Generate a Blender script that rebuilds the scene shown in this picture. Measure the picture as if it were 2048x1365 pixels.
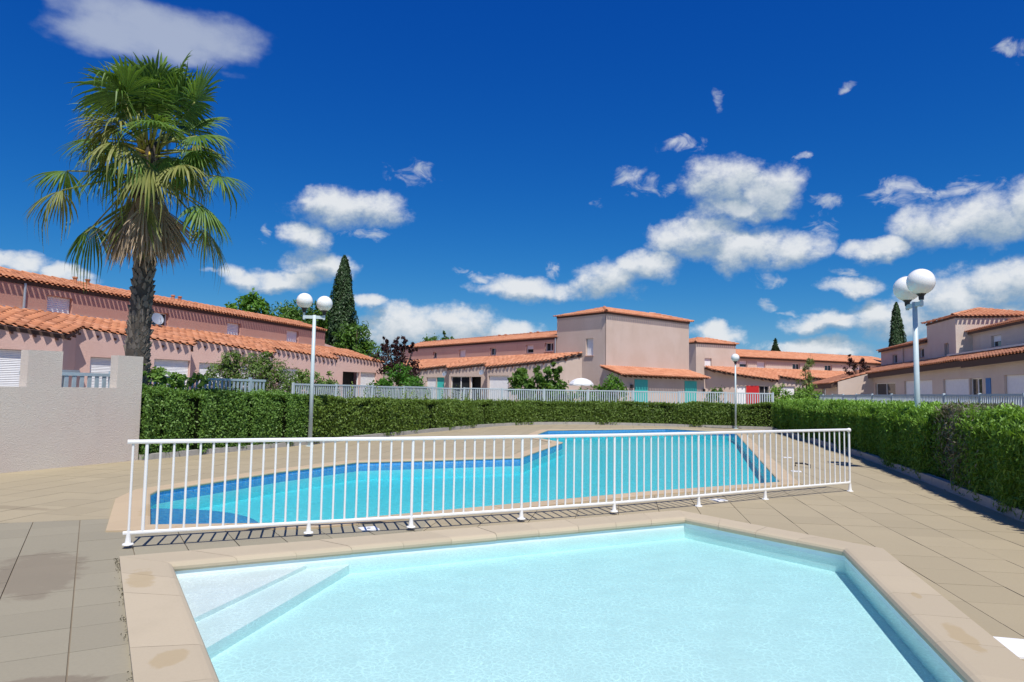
import bpy, bmesh, math, random
import numpy as np
from mathutils import Vector, Matrix
from mathutils.geometry import tessellate_polygon

# ------------------------------------------------------------------ camera, sky, sun, exposure
S = bpy.context.scene
COL = S.collection
for o in list(bpy.data.objects):
    bpy.data.objects.remove(o)
PITCH, ROLL = math.atan(103 / 1400), .0155
cam = bpy.data.cameras.new('camera'); cam.sensor_width = 36; cam.lens = 36 * 1400 / 2048
cam.clip_start = .05; cam.clip_end = 5000
camo = bpy.data.objects.new('camera', cam); COL.objects.link(camo)
Rv, Uv, Fv = Vector((1, 0, 0)), Vector((0, -math.sin(PITCH), math.cos(PITCH))), Vector((0, math.cos(PITCH), math.sin(PITCH)))
cx_ = Rv * math.cos(ROLL) + Uv * math.sin(ROLL); cy_ = -Rv * math.sin(ROLL) + Uv * math.cos(ROLL)
M4 = Matrix((cx_, cy_, -Fv)).transposed().to_4x4(); M4.translation = (0, 0, 1.6)
camo.matrix_world = M4
S.camera = camo
S.view_settings.view_transform = 'Standard'; S.view_settings.look = 'None'
S.view_settings.exposure = 0.42; S.view_settings.gamma = 1.0; S.view_settings.use_curve_mapping = False
S.cycles.max_bounces = 8; S.cycles.transparent_max_bounces = 12; S.cycles.volume_bounces = 0
S.cycles.use_denoising = True

SUN_EL, SUN_AZ = math.radians(62), math.atan2(.28, -.96)
sd = Vector((math.sin(SUN_AZ) * math.cos(SUN_EL), math.cos(SUN_AZ) * math.cos(SUN_EL), math.sin(SUN_EL)))
sl = bpy.data.lights.new('sun', 'SUN'); sl.energy = 3.75; sl.angle = math.radians(.53); sl.color = (1, .955, .88)
so = bpy.data.objects.new('sun', sl); COL.objects.link(so)
so.rotation_euler = sd.to_track_quat('Z', 'Y').to_euler(); so.location = (0, 0, 60)

W = bpy.data.worlds.new('World'); S.world = W; W.use_nodes = True
NT = W.node_tree; NT.nodes.clear()
def wn(t, **k):
    n = NT.nodes.new(t)
    for a, b in k.items(): setattr(n, a, b)
    return n
def wmath(op, a, b=None, c=None, clamp=False):
    n = wn('ShaderNodeMath', operation=op, use_clamp=clamp)
    for i, v in enumerate((a, b, c)):
        if v is None: continue
        if isinstance(v, (int, float)): n.inputs[i].default_value = v
        else: NT.links.new(v, n.inputs[i])
    return n.outputs[0]
sky = wn('ShaderNodeTexSky', sky_type='NISHITA'); sky.sun_disc = False
sky.sun_elevation = SUN_EL; sky.sun_rotation = SUN_AZ; sky.altitude = 300; sky.air_density = 1.0; sky.dust_density = .0; sky.ozone_density = 3.0
# the lens filter deepens the blue: one power curve per channel
ssp = wn('ShaderNodeSeparateColor'); NT.links.new(sky.outputs[0], ssp.inputs[0]); hs = wn('ShaderNodeCombineColor')
chn = [wmath('MULTIPLY', wmath('POWER', wmath('MULTIPLY', ssp.outputs[i], .1), g_), k_ * 7.5) for i, (k_, g_) in enumerate(((.843, 2.47), (.637, 1.255), (.756, .628)))]
gg = wmath('MINIMUM', chn[1], wmath('MULTIPLY', chn[2], .72)); NT.links.new(wmath('MINIMUM', chn[0], wmath('MULTIPLY', gg, .55)), hs.inputs[0]); NT.links.new(gg, hs.inputs[1]); NT.links.new(chn[2], hs.inputs[2])
tc = wn('ShaderNodeTexCoord'); sep = wn('ShaderNodeSeparateXYZ'); NT.links.new(tc.outputs['Generated'], sep.inputs[0])
X, Y, Z = sep.outputs
az0 = wmath('ARCTAN2', X, Y); el0 = wmath('ARCSINE', Z)
def noise(scale, detail, rough, sx=1, sz=1, off=0, dist=0.):
    mp = wn('ShaderNodeMapping'); mp.inputs['Scale'].default_value = (sx, sx, sz); mp.inputs['Location'].default_value = (off, off * .7, off * .3)
    NT.links.new(tc.outputs['Generated'], mp.inputs[0])
    n = wn('ShaderNodeTexNoise'); n.inputs['Scale'].default_value = scale; n.inputs['Detail'].default_value = detail
    n.inputs['Roughness'].default_value = rough; n.inputs['Distortion'].default_value = dist
    NT.links.new(mp.outputs[0], n.inputs['Vector']); return n.outputs[0]
n1 = noise(15, 6, .55, 1, 1.4); n2 = noise(15, 6, .55, 1, 1.4, 5.3); n3 = noise(32, 9, .64, 1, 1.25, 2.1); n4 = noise(7, 4, .55, 1, 2.2, 9.)
AZ = wmath('ADD', az0, wmath('MULTIPLY', wmath('SUBTRACT', n1, .5), .075))
EL = wmath('ADD', el0, wmath('MULTIPLY', wmath('SUBTRACT', n2, .5), .05))
# cumulus puffs: azimuth, elevation (rad), half width, half height
PUFFS = [
  (-0.234, 0.25, 0.078, 0.027), (-0.278, 0.255, 0.034, 0.021), (-0.29, 0.208, 0.032, 0.019), (-0.369, 0.147, 0.029, 0.015), (-0.321, 0.148, 0.056, 0.016), (-0.272, 0.168, 0.047, 0.023),
  (-0.614, 0.14, 0.035, 0.016), (-0.571, 0.132, 0.031, 0.013), (-0.206, 0.121, 0.024, 0.014), (-0.16, 0.089, 0.06, 0.032), (-0.085, 0.094, 0.064, 0.027), (-0.017, 0.084, 0.057, 0.016),
  (0.298, 0.292, 0.056, 0.032), (0.353, 0.271, 0.041, 0.033), (0.311, 0.253, 0.061, 0.017), (0.257, 0.215, 0.063, 0.032), (0.323, 0.198, 0.064, 0.029), (0.387, 0.194, 0.046, 0.022),
  (0.188, 0.182, 0.052, 0.022), (0.135, 0.165, 0.049, 0.027), (0.032, 0.147, 0.079, 0.017), (0.549, 0.209, 0.044, 0.029), (0.6, 0.215, 0.043, 0.032), (0.644, 0.223, 0.036, 0.033),
  (0.488, 0.187, 0.039, 0.015), (0.456, 0.143, 0.032, 0.013), (0.422, 0.098, 0.044, 0.016), (0.497, 0.102, 0.054, 0.023), (0.562, 0.12, 0.055, 0.027), (0.622, 0.134, 0.05, 0.029),
  (0.587, 0.092, 0.067, 0.021), (0.283, 0.085, 0.033, 0.012), (0.415, 0.063, 0.064, 0.013),
]
WISPS = [
  (-0.148, 0.301, 0.042, 0.02), (-0.215, 0.213, 0.035, 0.008), (0.247, 0.342, 0.041, 0.014), (0.175, 0.297, 0.036, 0.02), (0.398, 0.31, 0.015, 0.006), (0.219, 0.284, 0.015, 0.011),
  (0.431, 0.258, 0.023, 0.013), (0.509, 0.25, 0.041, 0.016), (0.589, 0.253, 0.03, 0.009), (0.55, 0.251, 0.021, 0.011), (0.415, 0.218, 0.019, 0.023), (0.113, 0.268, 0.011, 0.005),
  (0.296, 0.398, 0.009, 0.012), (0.638, 0.394, 0.015, 0.011), (0.451, 0.388, 0.013, 0.006), (-0.04, 0.163, 0.04, 0.007), (0.358, 0.122, 0.021, 0.007), (0.389, 0.115, 0.015, 0.005),
  (0.053, 0.179, 0.012, 0.013), (0.623, 0.16, 0.012, 0.012), (0.338, 0.073, 0.038, 0.009), (-0.339, 0.207, 0.009, 0.012), (-0.412, 0.149, 0.018, 0.005), (0.358, 0.156, 0.031, 0.011),
  (0.456, 0.161, 0.015, 0.006),
]
SOFT = (-0.48, 0.435, 0.146, 0.043)
PV = wn('ShaderNodeCombineXYZ'); NT.links.new(AZ, PV.inputs[0]); NT.links.new(EL, PV.inputs[1])
PV2 = wn('ShaderNodeCombineXYZ'); NT.links.new(AZ, PV2.inputs[0]); NT.links.new(wmath('ADD', EL, .022), PV2.inputs[1])
def field(pv, lst=None):
    t = None
    for (a, e, ra, re) in (lst or PUFFS):
        q = wn('ShaderNodeVectorMath', operation='MULTIPLY_ADD'); NT.links.new(pv.outputs[0], q.inputs[0])
        q.inputs[1].default_value = (1 / ra, 1 / re, 0); q.inputs[2].default_value = (-a / ra, -e / re, 0)
        d = wn('ShaderNodeVectorMath', operation='DOT_PRODUCT'); NT.links.new(q.outputs[0], d.inputs[0]); NT.links.new(q.outputs[0], d.inputs[1])
        t = d.outputs['Value'] if t is None else wmath('MINIMUM', t, d.outputs['Value'])
    return wmath('SUBTRACT', 1., wmath('MINIMUM', t, 6.))
tot = field(PV); up = field(PV2); wis = field(PV, WISPS)
# the same kind of cloud goes on round the rest of the sky
fz = wmath('MULTIPLY', wmath('SUBTRACT', wmath('ABSOLUTE', az0), .68), 6., clamp=True)
band = wmath('MULTIPLY', wmath('SUBTRACT', .62, el0), 2.2, clamp=True)
gen = wmath('SUBTRACT', wmath('MULTIPLY', wmath('SUBTRACT', n4, .5), 7.), wmath('SUBTRACT', 1.6, band))
gen = wmath('ADD', gen, wmath('MULTIPLY', wmath('SUBTRACT', fz, 1.), 9.))
tot = wmath('MAXIMUM', tot, gen)
dens = wmath('ADD', tot, wmath('MULTIPLY', wmath('SUBTRACT', n3, .5), 2.7))
mask = wn('ShaderNodeMapRange', interpolation_type='SMOOTHSTEP')
NT.links.new(dens, mask.inputs[0]); mask.inputs[1].default_value = -.6; mask.inputs[2].default_value = 1.05
n5 = noise(30, 7, .62, 1, 1.6, 6.4, .8)
wd = wmath('ADD', wis, wmath('MULTIPLY', wmath('SUBTRACT', n5, .52), 5.))
mw = wn('ShaderNodeMapRange', interpolation_type='SMOOTHSTEP'); NT.links.new(wd, mw.inputs[0]); mw.inputs[1].default_value = 0.; mw.inputs[2].default_value = 1.9; mw.inputs[4].default_value = .72
cover = wmath('MAXIMUM', wmath('MULTIPLY', mask.outputs[0], .96), mw.outputs[0])
shade = wmath('ADD', wmath('MULTIPLY', wmath('SUBTRACT', tot, up), .75), .30)
shade = wmath('ADD', shade, wmath('MULTIPLY', wmath('SUBTRACT', n3, .5), 1.5))
shade = wmath('ADD', shade, wmath('MULTIPLY', wmath('SUBTRACT', n1, .5), 1.0))
shade = wmath('MAXIMUM', shade, wmath('MULTIPLY', wmath('GREATER_THAN', mw.outputs[0], wmath('MULTIPLY', mask.outputs[0], .96)), .62))
cr = wn('ShaderNodeMix', data_type='RGBA'); cr.clamp_factor = True
NT.links.new(shade, cr.inputs[0])
cr.inputs[6].default_value = (2.5, 3.25, 4.0, 1); cr.inputs[7].default_value = (5.9, 6.1, 6.3, 1)
mixc = wn('ShaderNodeMix', data_type='RGBA')
NT.links.new(cover, mixc.inputs[0]); NT.links.new(hs.outputs[0], mixc.inputs[6]); NT.links.new(cr.outputs[2], mixc.inputs[7])
# one thin, soft veil of cloud high on the left
a, e, ra, re = SOFT
nv = noise(5, 5, .5, 1, 3.0, 3.7)
da = wmath('DIVIDE', wmath('SUBTRACT', wmath('ADD', az0, wmath('MULTIPLY', wmath('SUBTRACT', n4, .5), .16)), a), ra)
de = wmath('DIVIDE', wmath('SUBTRACT', wmath('ADD', el0, wmath('MULTIPLY', wmath('SUBTRACT', nv, .5), .12)), e), re)
fs = wmath('SUBTRACT', 1., wmath('ADD', wmath('MULTIPLY', da, da), wmath('MULTIPLY', de, de)))
ms = wn('ShaderNodeMapRange', interpolation_type='SMOOTHSTEP'); NT.links.new(wmath('ADD', fs, wmath('ADD', wmath('MULTIPLY', wmath('SUBTRACT', nv, .5), 1.3), wmath('MULTIPLY', wmath('SUBTRACT', n3, .5), .7))), ms.inputs[0])
ms.inputs[1].default_value = -.1; ms.inputs[2].default_value = .95; ms.inputs[4].default_value = .7
mix2 = wn('ShaderNodeMix', data_type='RGBA'); NT.links.new(ms.outputs[0], mix2.inputs[0]); NT.links.new(mixc.outputs[2], mix2.inputs[6]); mix2.inputs[7].default_value = (3.9, 4.35, 5.1, 1)
bg = wn('ShaderNodeBackground'); bg.inputs[1].default_value = .1; NT.links.new(mix2.outputs[2], bg.inputs[0])
W.cycles.sampling_method = 'NONE'
wo = wn('ShaderNodeOutputWorld'); NT.links.new(bg.outputs[0], wo.inputs[0])

# ------------------------------------------------------------------ helpers
rnd = random.Random(7)
rng = np.random.default_rng(11)
def link(o):
    COL.objects.link(o); return o
def tag(o, label=None, cat=None, group=None, kind=None):
    if label: o['label'] = label
    if cat: o['category'] = cat
    if group: o['group'] = group
    if kind: o['kind'] = kind
    return o
def thing(name, loc, label, cat, group=None):
    o = link(bpy.data.objects.new(name, None)); o.location = loc; o.empty_display_size = .2
    return tag(o, label, cat, group)
def origin(o):
    v = Vector((0, 0, 0))
    while o is not None:
        v += o.location; o = o.parent
    return v
def mesh_of(name, V, F, mat, smooth=False, rn=None):
    me = bpy.data.meshes.new(name)
    me.from_pydata([tuple(v) for v in V], [], F)
    if mat: me.materials.append(mat)
    if smooth: me.polygons.foreach_set('use_smooth', [True] * len(me.polygons))
    if rn is not None:
        at = me.attributes.new('rnd', 'FLOAT', 'FACE'); at.data.foreach_set('value', rn)
    me.update(); return me
def part(name, V, F, mat, parent=None, smooth=False, rn=None, kind=None):
    """mesh from world coordinates; children keep their parent's origin"""
    if parent is not None:
        o_ = origin(parent); V = [(v[0] - o_.x, v[1] - o_.y, v[2] - o_.z) for v in V]
    o = link(bpy.data.objects.new(name, mesh_of(name, V, F, mat, smooth, rn)))
    if parent is not None: o.parent = parent
    if kind: o['kind'] = kind
    return o
class MB:
    def __init__(s): s.V = []; s.F = []; s.R = []
    def add(s, V, F, r=0.):
        b = len(s.V); s.V += [tuple(v) for v in V]; s.F += [tuple(i + b for i in f) for f in F]; s.R += [r] * len(F)
    def box(s, c, h, M=None, r=0.):
        V = [Vector((x * h[0], y * h[1], z * h[2])) for x in (-1, 1) for y in (-1, 1) for z in (-1, 1)]
        if M is not None: V = [M @ v for v in V]
        V = [v + Vector(c) for v in V]
        s.add(V, [(0, 1, 3, 2), (4, 6, 7, 5), (0, 4, 5, 1), (2, 3, 7, 6), (0, 2, 6, 4), (1, 5, 7, 3)], r)
    def tube(s, pts, rad, n=8, caps=True, r=0.):
        pts = [Vector(p) for p in pts]; rad = rad if hasattr(rad, '__len__') else [rad] * len(pts)
        rings = []
        for i, p in enumerate(pts):
            d = (pts[min(i + 1, len(pts) - 1)] - pts[max(i - 1, 0)]).normalized()
            a = d.orthogonal().normalized() if abs(d.z) < .95 else Vector((1, 0, 0))
            a = (a - d * a.dot(d)).normalized(); b = d.cross(a)
            rings.append([p + (a * math.cos(2 * math.pi * k / n) + b * math.sin(2 * math.pi * k / n)) * rad[i] for k in range(n)])
        V = [v for rg in rings for v in rg]; F = []
        for i in range(len(rings) - 1):
            for k in range(n):
                F.append((i * n + k, i * n + (k + 1) % n, (i + 1) * n + (k + 1) % n, (i + 1) * n + k))
        if caps: F += [tuple(range(n))[::-1], tuple((len(rings) - 1) * n + k for k in range(n))]
        s.add(V, F, r)
    def lathe(s, c, prof, n=20, r=0.):
        V = []; F = []
        for (rr, z) in prof:
            V += [(c[0] + rr * math.cos(2 * math.pi * k / n), c[1] + rr * math.sin(2 * math.pi * k / n), c[2] + z) for k in range(n)]
        for i in range(len(prof) - 1):
            for k in range(n): F.append((i * n + k, i * n + (k + 1) % n, (i + 1) * n + (k + 1) % n, (i + 1) * n + k))
        s.add(V, F, r)
    def prism(s, poly, z0, z1, r=0.):
        n = len(poly)
        V = [(p[0], p[1], z0) for p in poly] + [(p[0], p[1], z1) for p in poly]
        F = [tuple(range(n))[::-1], tuple(range(n, 2 * n))] + [(i, (i + 1) % n, n + (i + 1) % n, n + i) for i in range(n)]
        s.add(V, F, r)
    def build(s, name, mat, parent=None, smooth=False, kind=None):
        return part(name, s.V, s.F, mat, parent, smooth, s.R, kind)
def rotz(a): return Matrix.Rotation(a, 3, 'Z')
def basis(u, v=None):
    """matrix whose columns are u (horizontal), z x u, z"""
    u = Vector((u[0], u[1], 0)).normalized(); return Matrix((u, Vector((-u.y, u.x, 0)), Vector((0, 0, 1)))).transposed()

# ------------------------------------------------------------------ materials
def new_mat(name):
    m = bpy.data.materials.new(name); m.use_nodes = True; return m, m.node_tree, m.node_tree.nodes['Principled BSDF']
def nd(nt, t, **k):
    n = nt.nodes.new(t)
    for a, b in k.items(): setattr(n, a, b)
    return n
def lk(nt, a, b): nt.links.new(a, b)
KA = 1.2
def c4(c): return (c[0], c[1], c[2], 1)
def ka(c): return tuple(min(.86, q * KA) for q in c)
def mixrgb(nt, fac, a, b, mode='MIX'):
    m = nd(nt, 'ShaderNodeMix', data_type='RGBA', blend_type=mode)
    for i, v in ((0, fac), (6, a), (7, b)):
        if isinstance(v, (tuple, list)): m.inputs[i].default_value = c4(v)
        elif isinstance(v, (int, float)): m.inputs[i].default_value = v
        else: lk(nt, v, m.inputs[i])
    return m.outputs[2]
def mth(nt, op, a, b=None, clamp=False):
    n = nd(nt, 'ShaderNodeMath', operation=op, use_clamp=clamp)
    for i, v in enumerate((a, b)):
        if v is None: continue
        if isinstance(v, (int, float)): n.inputs[i].default_value = v
        else: lk(nt, v, n.inputs[i])
    return n.outputs[0]
def pos(nt): return nd(nt, 'ShaderNodeNewGeometry').outputs['Position']
def tex(nt, scale, detail=4, rough=.6, vec=None, dist=0., stretch=None):
    n = nd(nt, 'ShaderNodeTexNoise'); n.inputs['Scale'].default_value = scale; n.inputs['Detail'].default_value = detail
    n.inputs['Roughness'].default_value = rough; n.inputs['Distortion'].default_value = dist
    v = vec if vec is not None else pos(nt)
    if stretch:
        mp = nd(nt, 'ShaderNodeMapping'); mp.inputs['Scale'].default_value = stretch; lk(nt, v, mp.inputs[0]); v = mp.outputs[0]
    lk(nt, v, n.inputs['Vector']); return n.outputs['Fac']
def rng_(nt, v, a, b, lo=0., hi=1., smooth=True):
    n = nd(nt, 'ShaderNodeMapRange', interpolation_type='SMOOTHSTEP' if smooth else 'LINEAR'); lk(nt, v, n.inputs[0])
    for i, q in ((1, a), (2, b), (3, lo), (4, hi)): n.inputs[i].default_value = q
    return n.outputs[0]
def bump(nt, bsdf, h, strength, dist=.02):
    b = nd(nt, 'ShaderNodeBump'); b.inputs['Strength'].default_value = strength; b.inputs['Distance'].default_value = dist
    lk(nt, h, b.inputs['Height']); lk(nt, b.outputs[0], bsdf.inputs['Normal'])
def rand01(nt):
    """per piece number: object random plus the stored face value"""
    a = nd(nt, 'ShaderNodeAttribute', attribute_name='rnd').outputs['Fac']; o = nd(nt, 'ShaderNodeObjectInfo').outputs['Random']
    return mth(nt, 'FRACT', mth(nt, 'ADD', a, o))
def stain(nt, cx, cy, rx, ry, rot=0., sc=6.):
    mp = nd(nt, 'ShaderNodeMapping', vector_type='TEXTURE'); mp.inputs['Location'].default_value = (cx, cy, 0); mp.inputs['Rotation'].default_value = (0, 0, rot)
    mp.inputs['Scale'].default_value = (rx, ry, 1e4); lk(nt, pos(nt), mp.inputs[0])
    d = nd(nt, 'ShaderNodeVectorMath', operation='LENGTH'); lk(nt, mp.outputs[0], d.inputs[0])
    n = tex(nt, sc, 5, .65)
    return rng_(nt, mth(nt, 'ADD', d.outputs['Value'], mth(nt, 'MULTIPLY', mth(nt, 'SUBTRACT', n, .5), 1.6)), .8, 1.15, 1., 0.)
def simple(name, col, rough=.5, metal=0., var=.06, sc=6., bmp=0., bsc=60., spec=.5):
    m, nt, b = new_mat(name); col = ka(col)
    n = tex(nt, sc, 5)
    lk(nt, mixrgb(nt, n, tuple(c * (1 - var * 2) for c in col), tuple(min(1, c * (1 + var * 2)) for c in col)), b.inputs['Base Color'])
    b.inputs['Roughness'].default_value = rough; b.inputs['Metallic'].default_value = metal; b.inputs['Specular IOR Level'].default_value = spec
    if bmp: bump(nt, b, tex(nt, bsc, 3), bmp)
    return m
def plaster(name, col, col2=None, coarse=28., stren=.5):
    m, nt, b = new_mat(name); col2 = ka(col2 or tuple(c * .9 for c in col)); col = ka(col)
    n = tex(nt, .55, 6, .6); st = tex(nt, 1.6, 5, .65, stretch=(1, 1, .22))
    base = mixrgb(nt, rng_(nt, n, .35, .65), col, col2)
    base = mixrgb(nt, rng_(nt, st, .56, .78, 0, .38), base, tuple(c * .74 for c in col2))
    fine = tex(nt, 90, 2); base = mixrgb(nt, rng_(nt, fine, .3, .7, 0, .18), base, tuple(min(1, c * 1.2) for c in col))
    lk(nt, base, b.inputs['Base Color']); b.inputs['Roughness'].default_value = .92; b.inputs['Specular IOR Level'].default_value = .2
    bump(nt, b, tex(nt, coarse, 4, .7), stren, .025); return m
def tile_mat(name, stops, lichen=.25):
    m, nt, b = new_mat(name)
    stops = [ka(c) for c in stops]
    r = rand01(nt); cr_ = nd(nt, 'ShaderNodeValToRGB'); lk(nt, r, cr_.inputs[0])
    e = cr_.color_ramp.elements; e[0].position = 0; e[0].color = c4(stops[0]); e[1].position = 1; e[1].color = c4(stops[-1])
    for i, c in enumerate(stops[1:-1]): q = e.new((i + 1) / (len(stops) - 1)); q.color = c4(c)
    n = tex(nt, 7, 5, .65); col = mixrgb(nt, rng_(nt, n, .6, .8, 0, lichen), cr_.outputs[0], (.10, .075, .055))
    f = tex(nt, 55, 3); col = mixrgb(nt, rng_(nt, f, .35, .75, 0, .35), col, (.62, .30, .17))
    lk(nt, col, b.inputs['Base Color']); b.inputs['Roughness'].default_value = .85; b.inputs['Specular IOR Level'].default_value = .25
    bump(nt, b, tex(nt, 40, 3), .25, .01); return m
def leaf_mat(name, a, bcol, dark=None, trans=.3, tip=None):
    m, nt, b = new_mat(name); nt.nodes.remove(b); a = ka(a); bcol = ka(bcol)
    r = rand01(nt); n = tex(nt, 2.2, 3); k = mth(nt, 'ADD', mth(nt, 'MULTIPLY', r, .6), mth(nt, 'MULTIPLY', n, .45), clamp=True)
    col = mixrgb(nt, k, a, bcol)
    d = nd(nt, 'ShaderNodeBsdfPrincipled'); lk(nt, col, d.inputs['Base Color']); d.inputs['Roughness'].default_value = .5; d.inputs['Specular IOR Level'].default_value = .35
    t = nd(nt, 'ShaderNodeBsdfTranslucent'); lk(nt, mixrgb(nt, 1., col, (1.25, 1.2, .55), 'MULTIPLY'), t.inputs[0])
    mx = nd(nt, 'ShaderNodeMixShader'); mx.inputs[0].default_value = trans; lk(nt, d.outputs[0], mx.inputs[1]); lk(nt, t.outputs[0], mx.inputs[2])
    lk(nt, mx.outputs[0], nt.nodes['Material Output'].inputs[0]); return m

MT = {}
MT['pink_low'] = plaster('pale pink render', (.63, .43, .37), (.595, .39, .33))
MT['salmon'] = plaster('salmon render', (.49, .275, .215), (.455, .25, .195))
MT['pink_mid'] = plaster('pink beige render', (.55, .44, .375), (.51, .395, .325))
MT['salmon_mid'] = plaster('dusty salmon render', (.50, .32, .265), (.47, .295, .24))
MT['beige_r'] = plaster('beige pink render', (.59, .49, .41), (.55, .44, .365))
MT['wall_grey'] = plaster('rough grey pink wall render', (.57, .52, .455), (.55, .475, .42), 46., .85)
MT['tile'] = tile_mat('terracotta canal tile', [(.38, .14, .07), (.48, .20, .10), (.29, .11, .058), (.52, .24, .14), (.42, .165, .08)], .75)
MT['tile_far'] = tile_mat('terracotta roof tile', [(.46, .19, .10), (.55, .25, .14), (.42, .165, .09), (.57, .28, .17)], .18)
MT['soffit'] = simple('dark eave board', (.075, .042, .03), .8)  # very dark brown boards, built deep just under the tile edges
MT['rafter'] = simple('brown rafter end', (.16, .07, .04), .75)
MT['zinc'] = simple('weathered zinc', (.42, .45, .47), .45, .6)
MT['shutter_w'] = simple('white roller shutter', (.74, .75, .76), .45)
MT['shutter_t'] = simple('turquoise painted wood', (.05, .45, .40), .55)
MT['shutter_r'] = simple('red painted wood', (.48, .02, .02), .5)
MT['shutter_b'] = simple('blue painted wood', (.02, .14, .36), .5)
MT['white'] = simple('white lacquered aluminium', (.80, .80, .80), .35, var=.02)
MT['rail'] = simple('white powder coated railing', (.72, .72, .70), .38, var=.02)
MT['fence'] = simple('pale blue grey fence paint', (.45, .52, .54), .5, var=.05)
MT['fence_g'] = simple('grey blue slat paint', (.34, .42, .46), .5)
MT['lamp_paint'] = simple('pale grey lamp post paint', (.44, .52, .54), .45)
MT['blk'] = simple('black plastic', (.02, .02, .022), .5)
MT['dark_in'] = simple('painted room darkness', (.012, .011, .01), .8)  # near-black sheets behind openings; the unlit interior is put into the colour
MT['curtain'] = simple('grey net curtain', (.22, .22, .2), .9)
m, nt, b = new_mat('window glass'); b.inputs['Base Color'].default_value = (.03, .035, .04, 1); b.inputs['Roughness'].default_value = .06; b.inputs['Specular IOR Level'].default_value = .8; MT['glass'] = m
m, nt, b = new_mat('opal globe'); b.inputs['Base Color'].default_value = (.86, .86, .84, 1); b.inputs['Roughness'].default_value = .12; b.inputs['Subsurface Weight'].default_value = .35; b.inputs['Subsurface Radius'].default_value = (.1, .1, .1); b.inputs['Subsurface Scale'].default_value = .6; MT['globe'] = m
MT['kerb'] = simple('concrete kerb', (.33, .315, .285), .9, var=.12, sc=4, bmp=.4)
MT['core'] = simple('hedge interior', (.012, .017, .007), 1., spec=0)  # near-black solid filler; the shade among the leaves is in its colour
MT['earth'] = simple('dry garden ground', (.30, .26, .20), 1., var=.2, sc=.6, bmp=.5, bsc=20)
MT['hedge_l'] = leaf_mat('glossy hedge leaf', (.07, .155, .03), (.185, .315, .065))
MT['hedge_f'] = leaf_mat('olive hedge leaf', (.07, .125, .022), (.18, .27, .05))
MT['hedge_r'] = leaf_mat('bright hedge spray', (.08, .17, .022), (.20, .36, .055))
MT['hedge_dead'] = leaf_mat('grey withered spray', (.11, .10, .07), (.26, .25, .19), trans=.15)
MT['moss'] = leaf_mat('dry moss', (.05, .045, .028), (.12, .105, .06))
MT['hedge_tip'] = leaf_mat('hedge spray painted sunlit', (.15, .29, .035), (.30, .50, .09))  # brighter copy of the hedge spray; sun on the tops is in its colour
MT['grass_tuft'] = leaf_mat('yellow green shoot', (.11, .19, .025), (.22, .30, .06))
MT['oleander'] = leaf_mat('oleander leaf', (.07, .14, .03), (.20, .30, .075))
MT['blossom'] = leaf_mat('faded mauve blossom', (.22, .16, .19), (.36, .29, .30), trans=.2)
MT['bush'] = leaf_mat('fresh bush leaf', (.035, .12, .012), (.09, .23, .028))
MT['bigleaf'] = leaf_mat('broad leaf', (.045, .12, .015), (.15, .26, .05))
MT['tree'] = leaf_mat('mid green tree leaf', (.045, .11, .018), (.12, .235, .035))
MT['tree_b'] = leaf_mat('bright tree leaf', (.05, .14, .012), (.13, .27, .03))
MT['pine'] = leaf_mat('dark pine needle', (.012, .038, .014), (.035, .08, .022), trans=.12)
MT['cypress'] = leaf_mat('cypress scale leaf', (.020, .050, .018), (.055, .105, .035), trans=.1)
MT['plum'] = leaf_mat('purple plum leaf', (.022, .010, .012), (.065, .026, .026), trans=.15)
MT['sapling'] = leaf_mat('yellow green sapling leaf', (.07, .11, .02), (.20, .24, .06))
MT['wood'] = simple('tree bark', (.10, .075, .055), .95, var=.2, bmp=.6)
MT['frond'] = leaf_mat('palm frond', (.05, .115, .02), (.145, .245, .045), trans=.28)
MT['frond_old'] = leaf_mat('ageing palm frond', (.10, .14, .03), (.26, .26, .08), trans=.25)
MT['frond_dead'] = leaf_mat('dry palm frond', (.20, .145, .09), (.42, .32, .21), trans=.15)
MT['petiole'] = simple('palm stalk', (.20, .22, .05), .6)
MT['petiole_y'] = simple('yellow palm stalk', (.52, .38, .06), .55)
MT['palm_bark'] = simple('palm trunk fibre', (.06, .05, .04), .95, var=.35, sc=5, bmp=.8, bsc=25)
MT['palm_boot'] = simple('grey leaf base', (.14, .12, .10), .9, var=.25, sc=9)

# ------------------------------------------------------------------ ground, deck, pools
KID = [(-.40, 1.9), (2.07, 1.9), (2.64, 4.1), (3.49, 7.4), (2.25, 9.12), (-3.02, 6.37)]
KID_W = [.4, .4, .4, .4, .5, .38]
MAIN = [(-4.15, 8.2), (-2.35, 8.5), (.17, 10.21), (2.31, 11.66), (5.05, 13.2), (9.4, 29.18), (9.81, 31.4), (7.31, 33.3), (1.62, 30.4), (1.08, 27.6),
        (.86, 25.2), (1.69, 22.89), (.5, 18.4), (.24, 17.41), (-3.4, 15.75), (-3.62, 15.3), (-4.45, 13.71), (-5.45, 10.95), (-5.36, 10.55)]
MAIN_W = [.32] * len(MAIN); MAIN_W[-1] = .42
DECK = [(-12.35, 5.46), (-9.23, 12.82), (-8.12, 15.43), (-7.42, 16.91), (-5.81, 20.46), (-3.3, 27.19), (-.51, 33.81), (1.8, 36.0), (4.64, 36.7), (9, 35.7), (13.4, 33.6),
        (12.33, 33.0), (10.46, 23.84), (9.6, 19.5), (8.35, 14.9), (7.6, 12.23), (6.75, 9.33), (5.7, 5.6), (4.2, 0), (3.4, -3), (-14, -3)]
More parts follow.
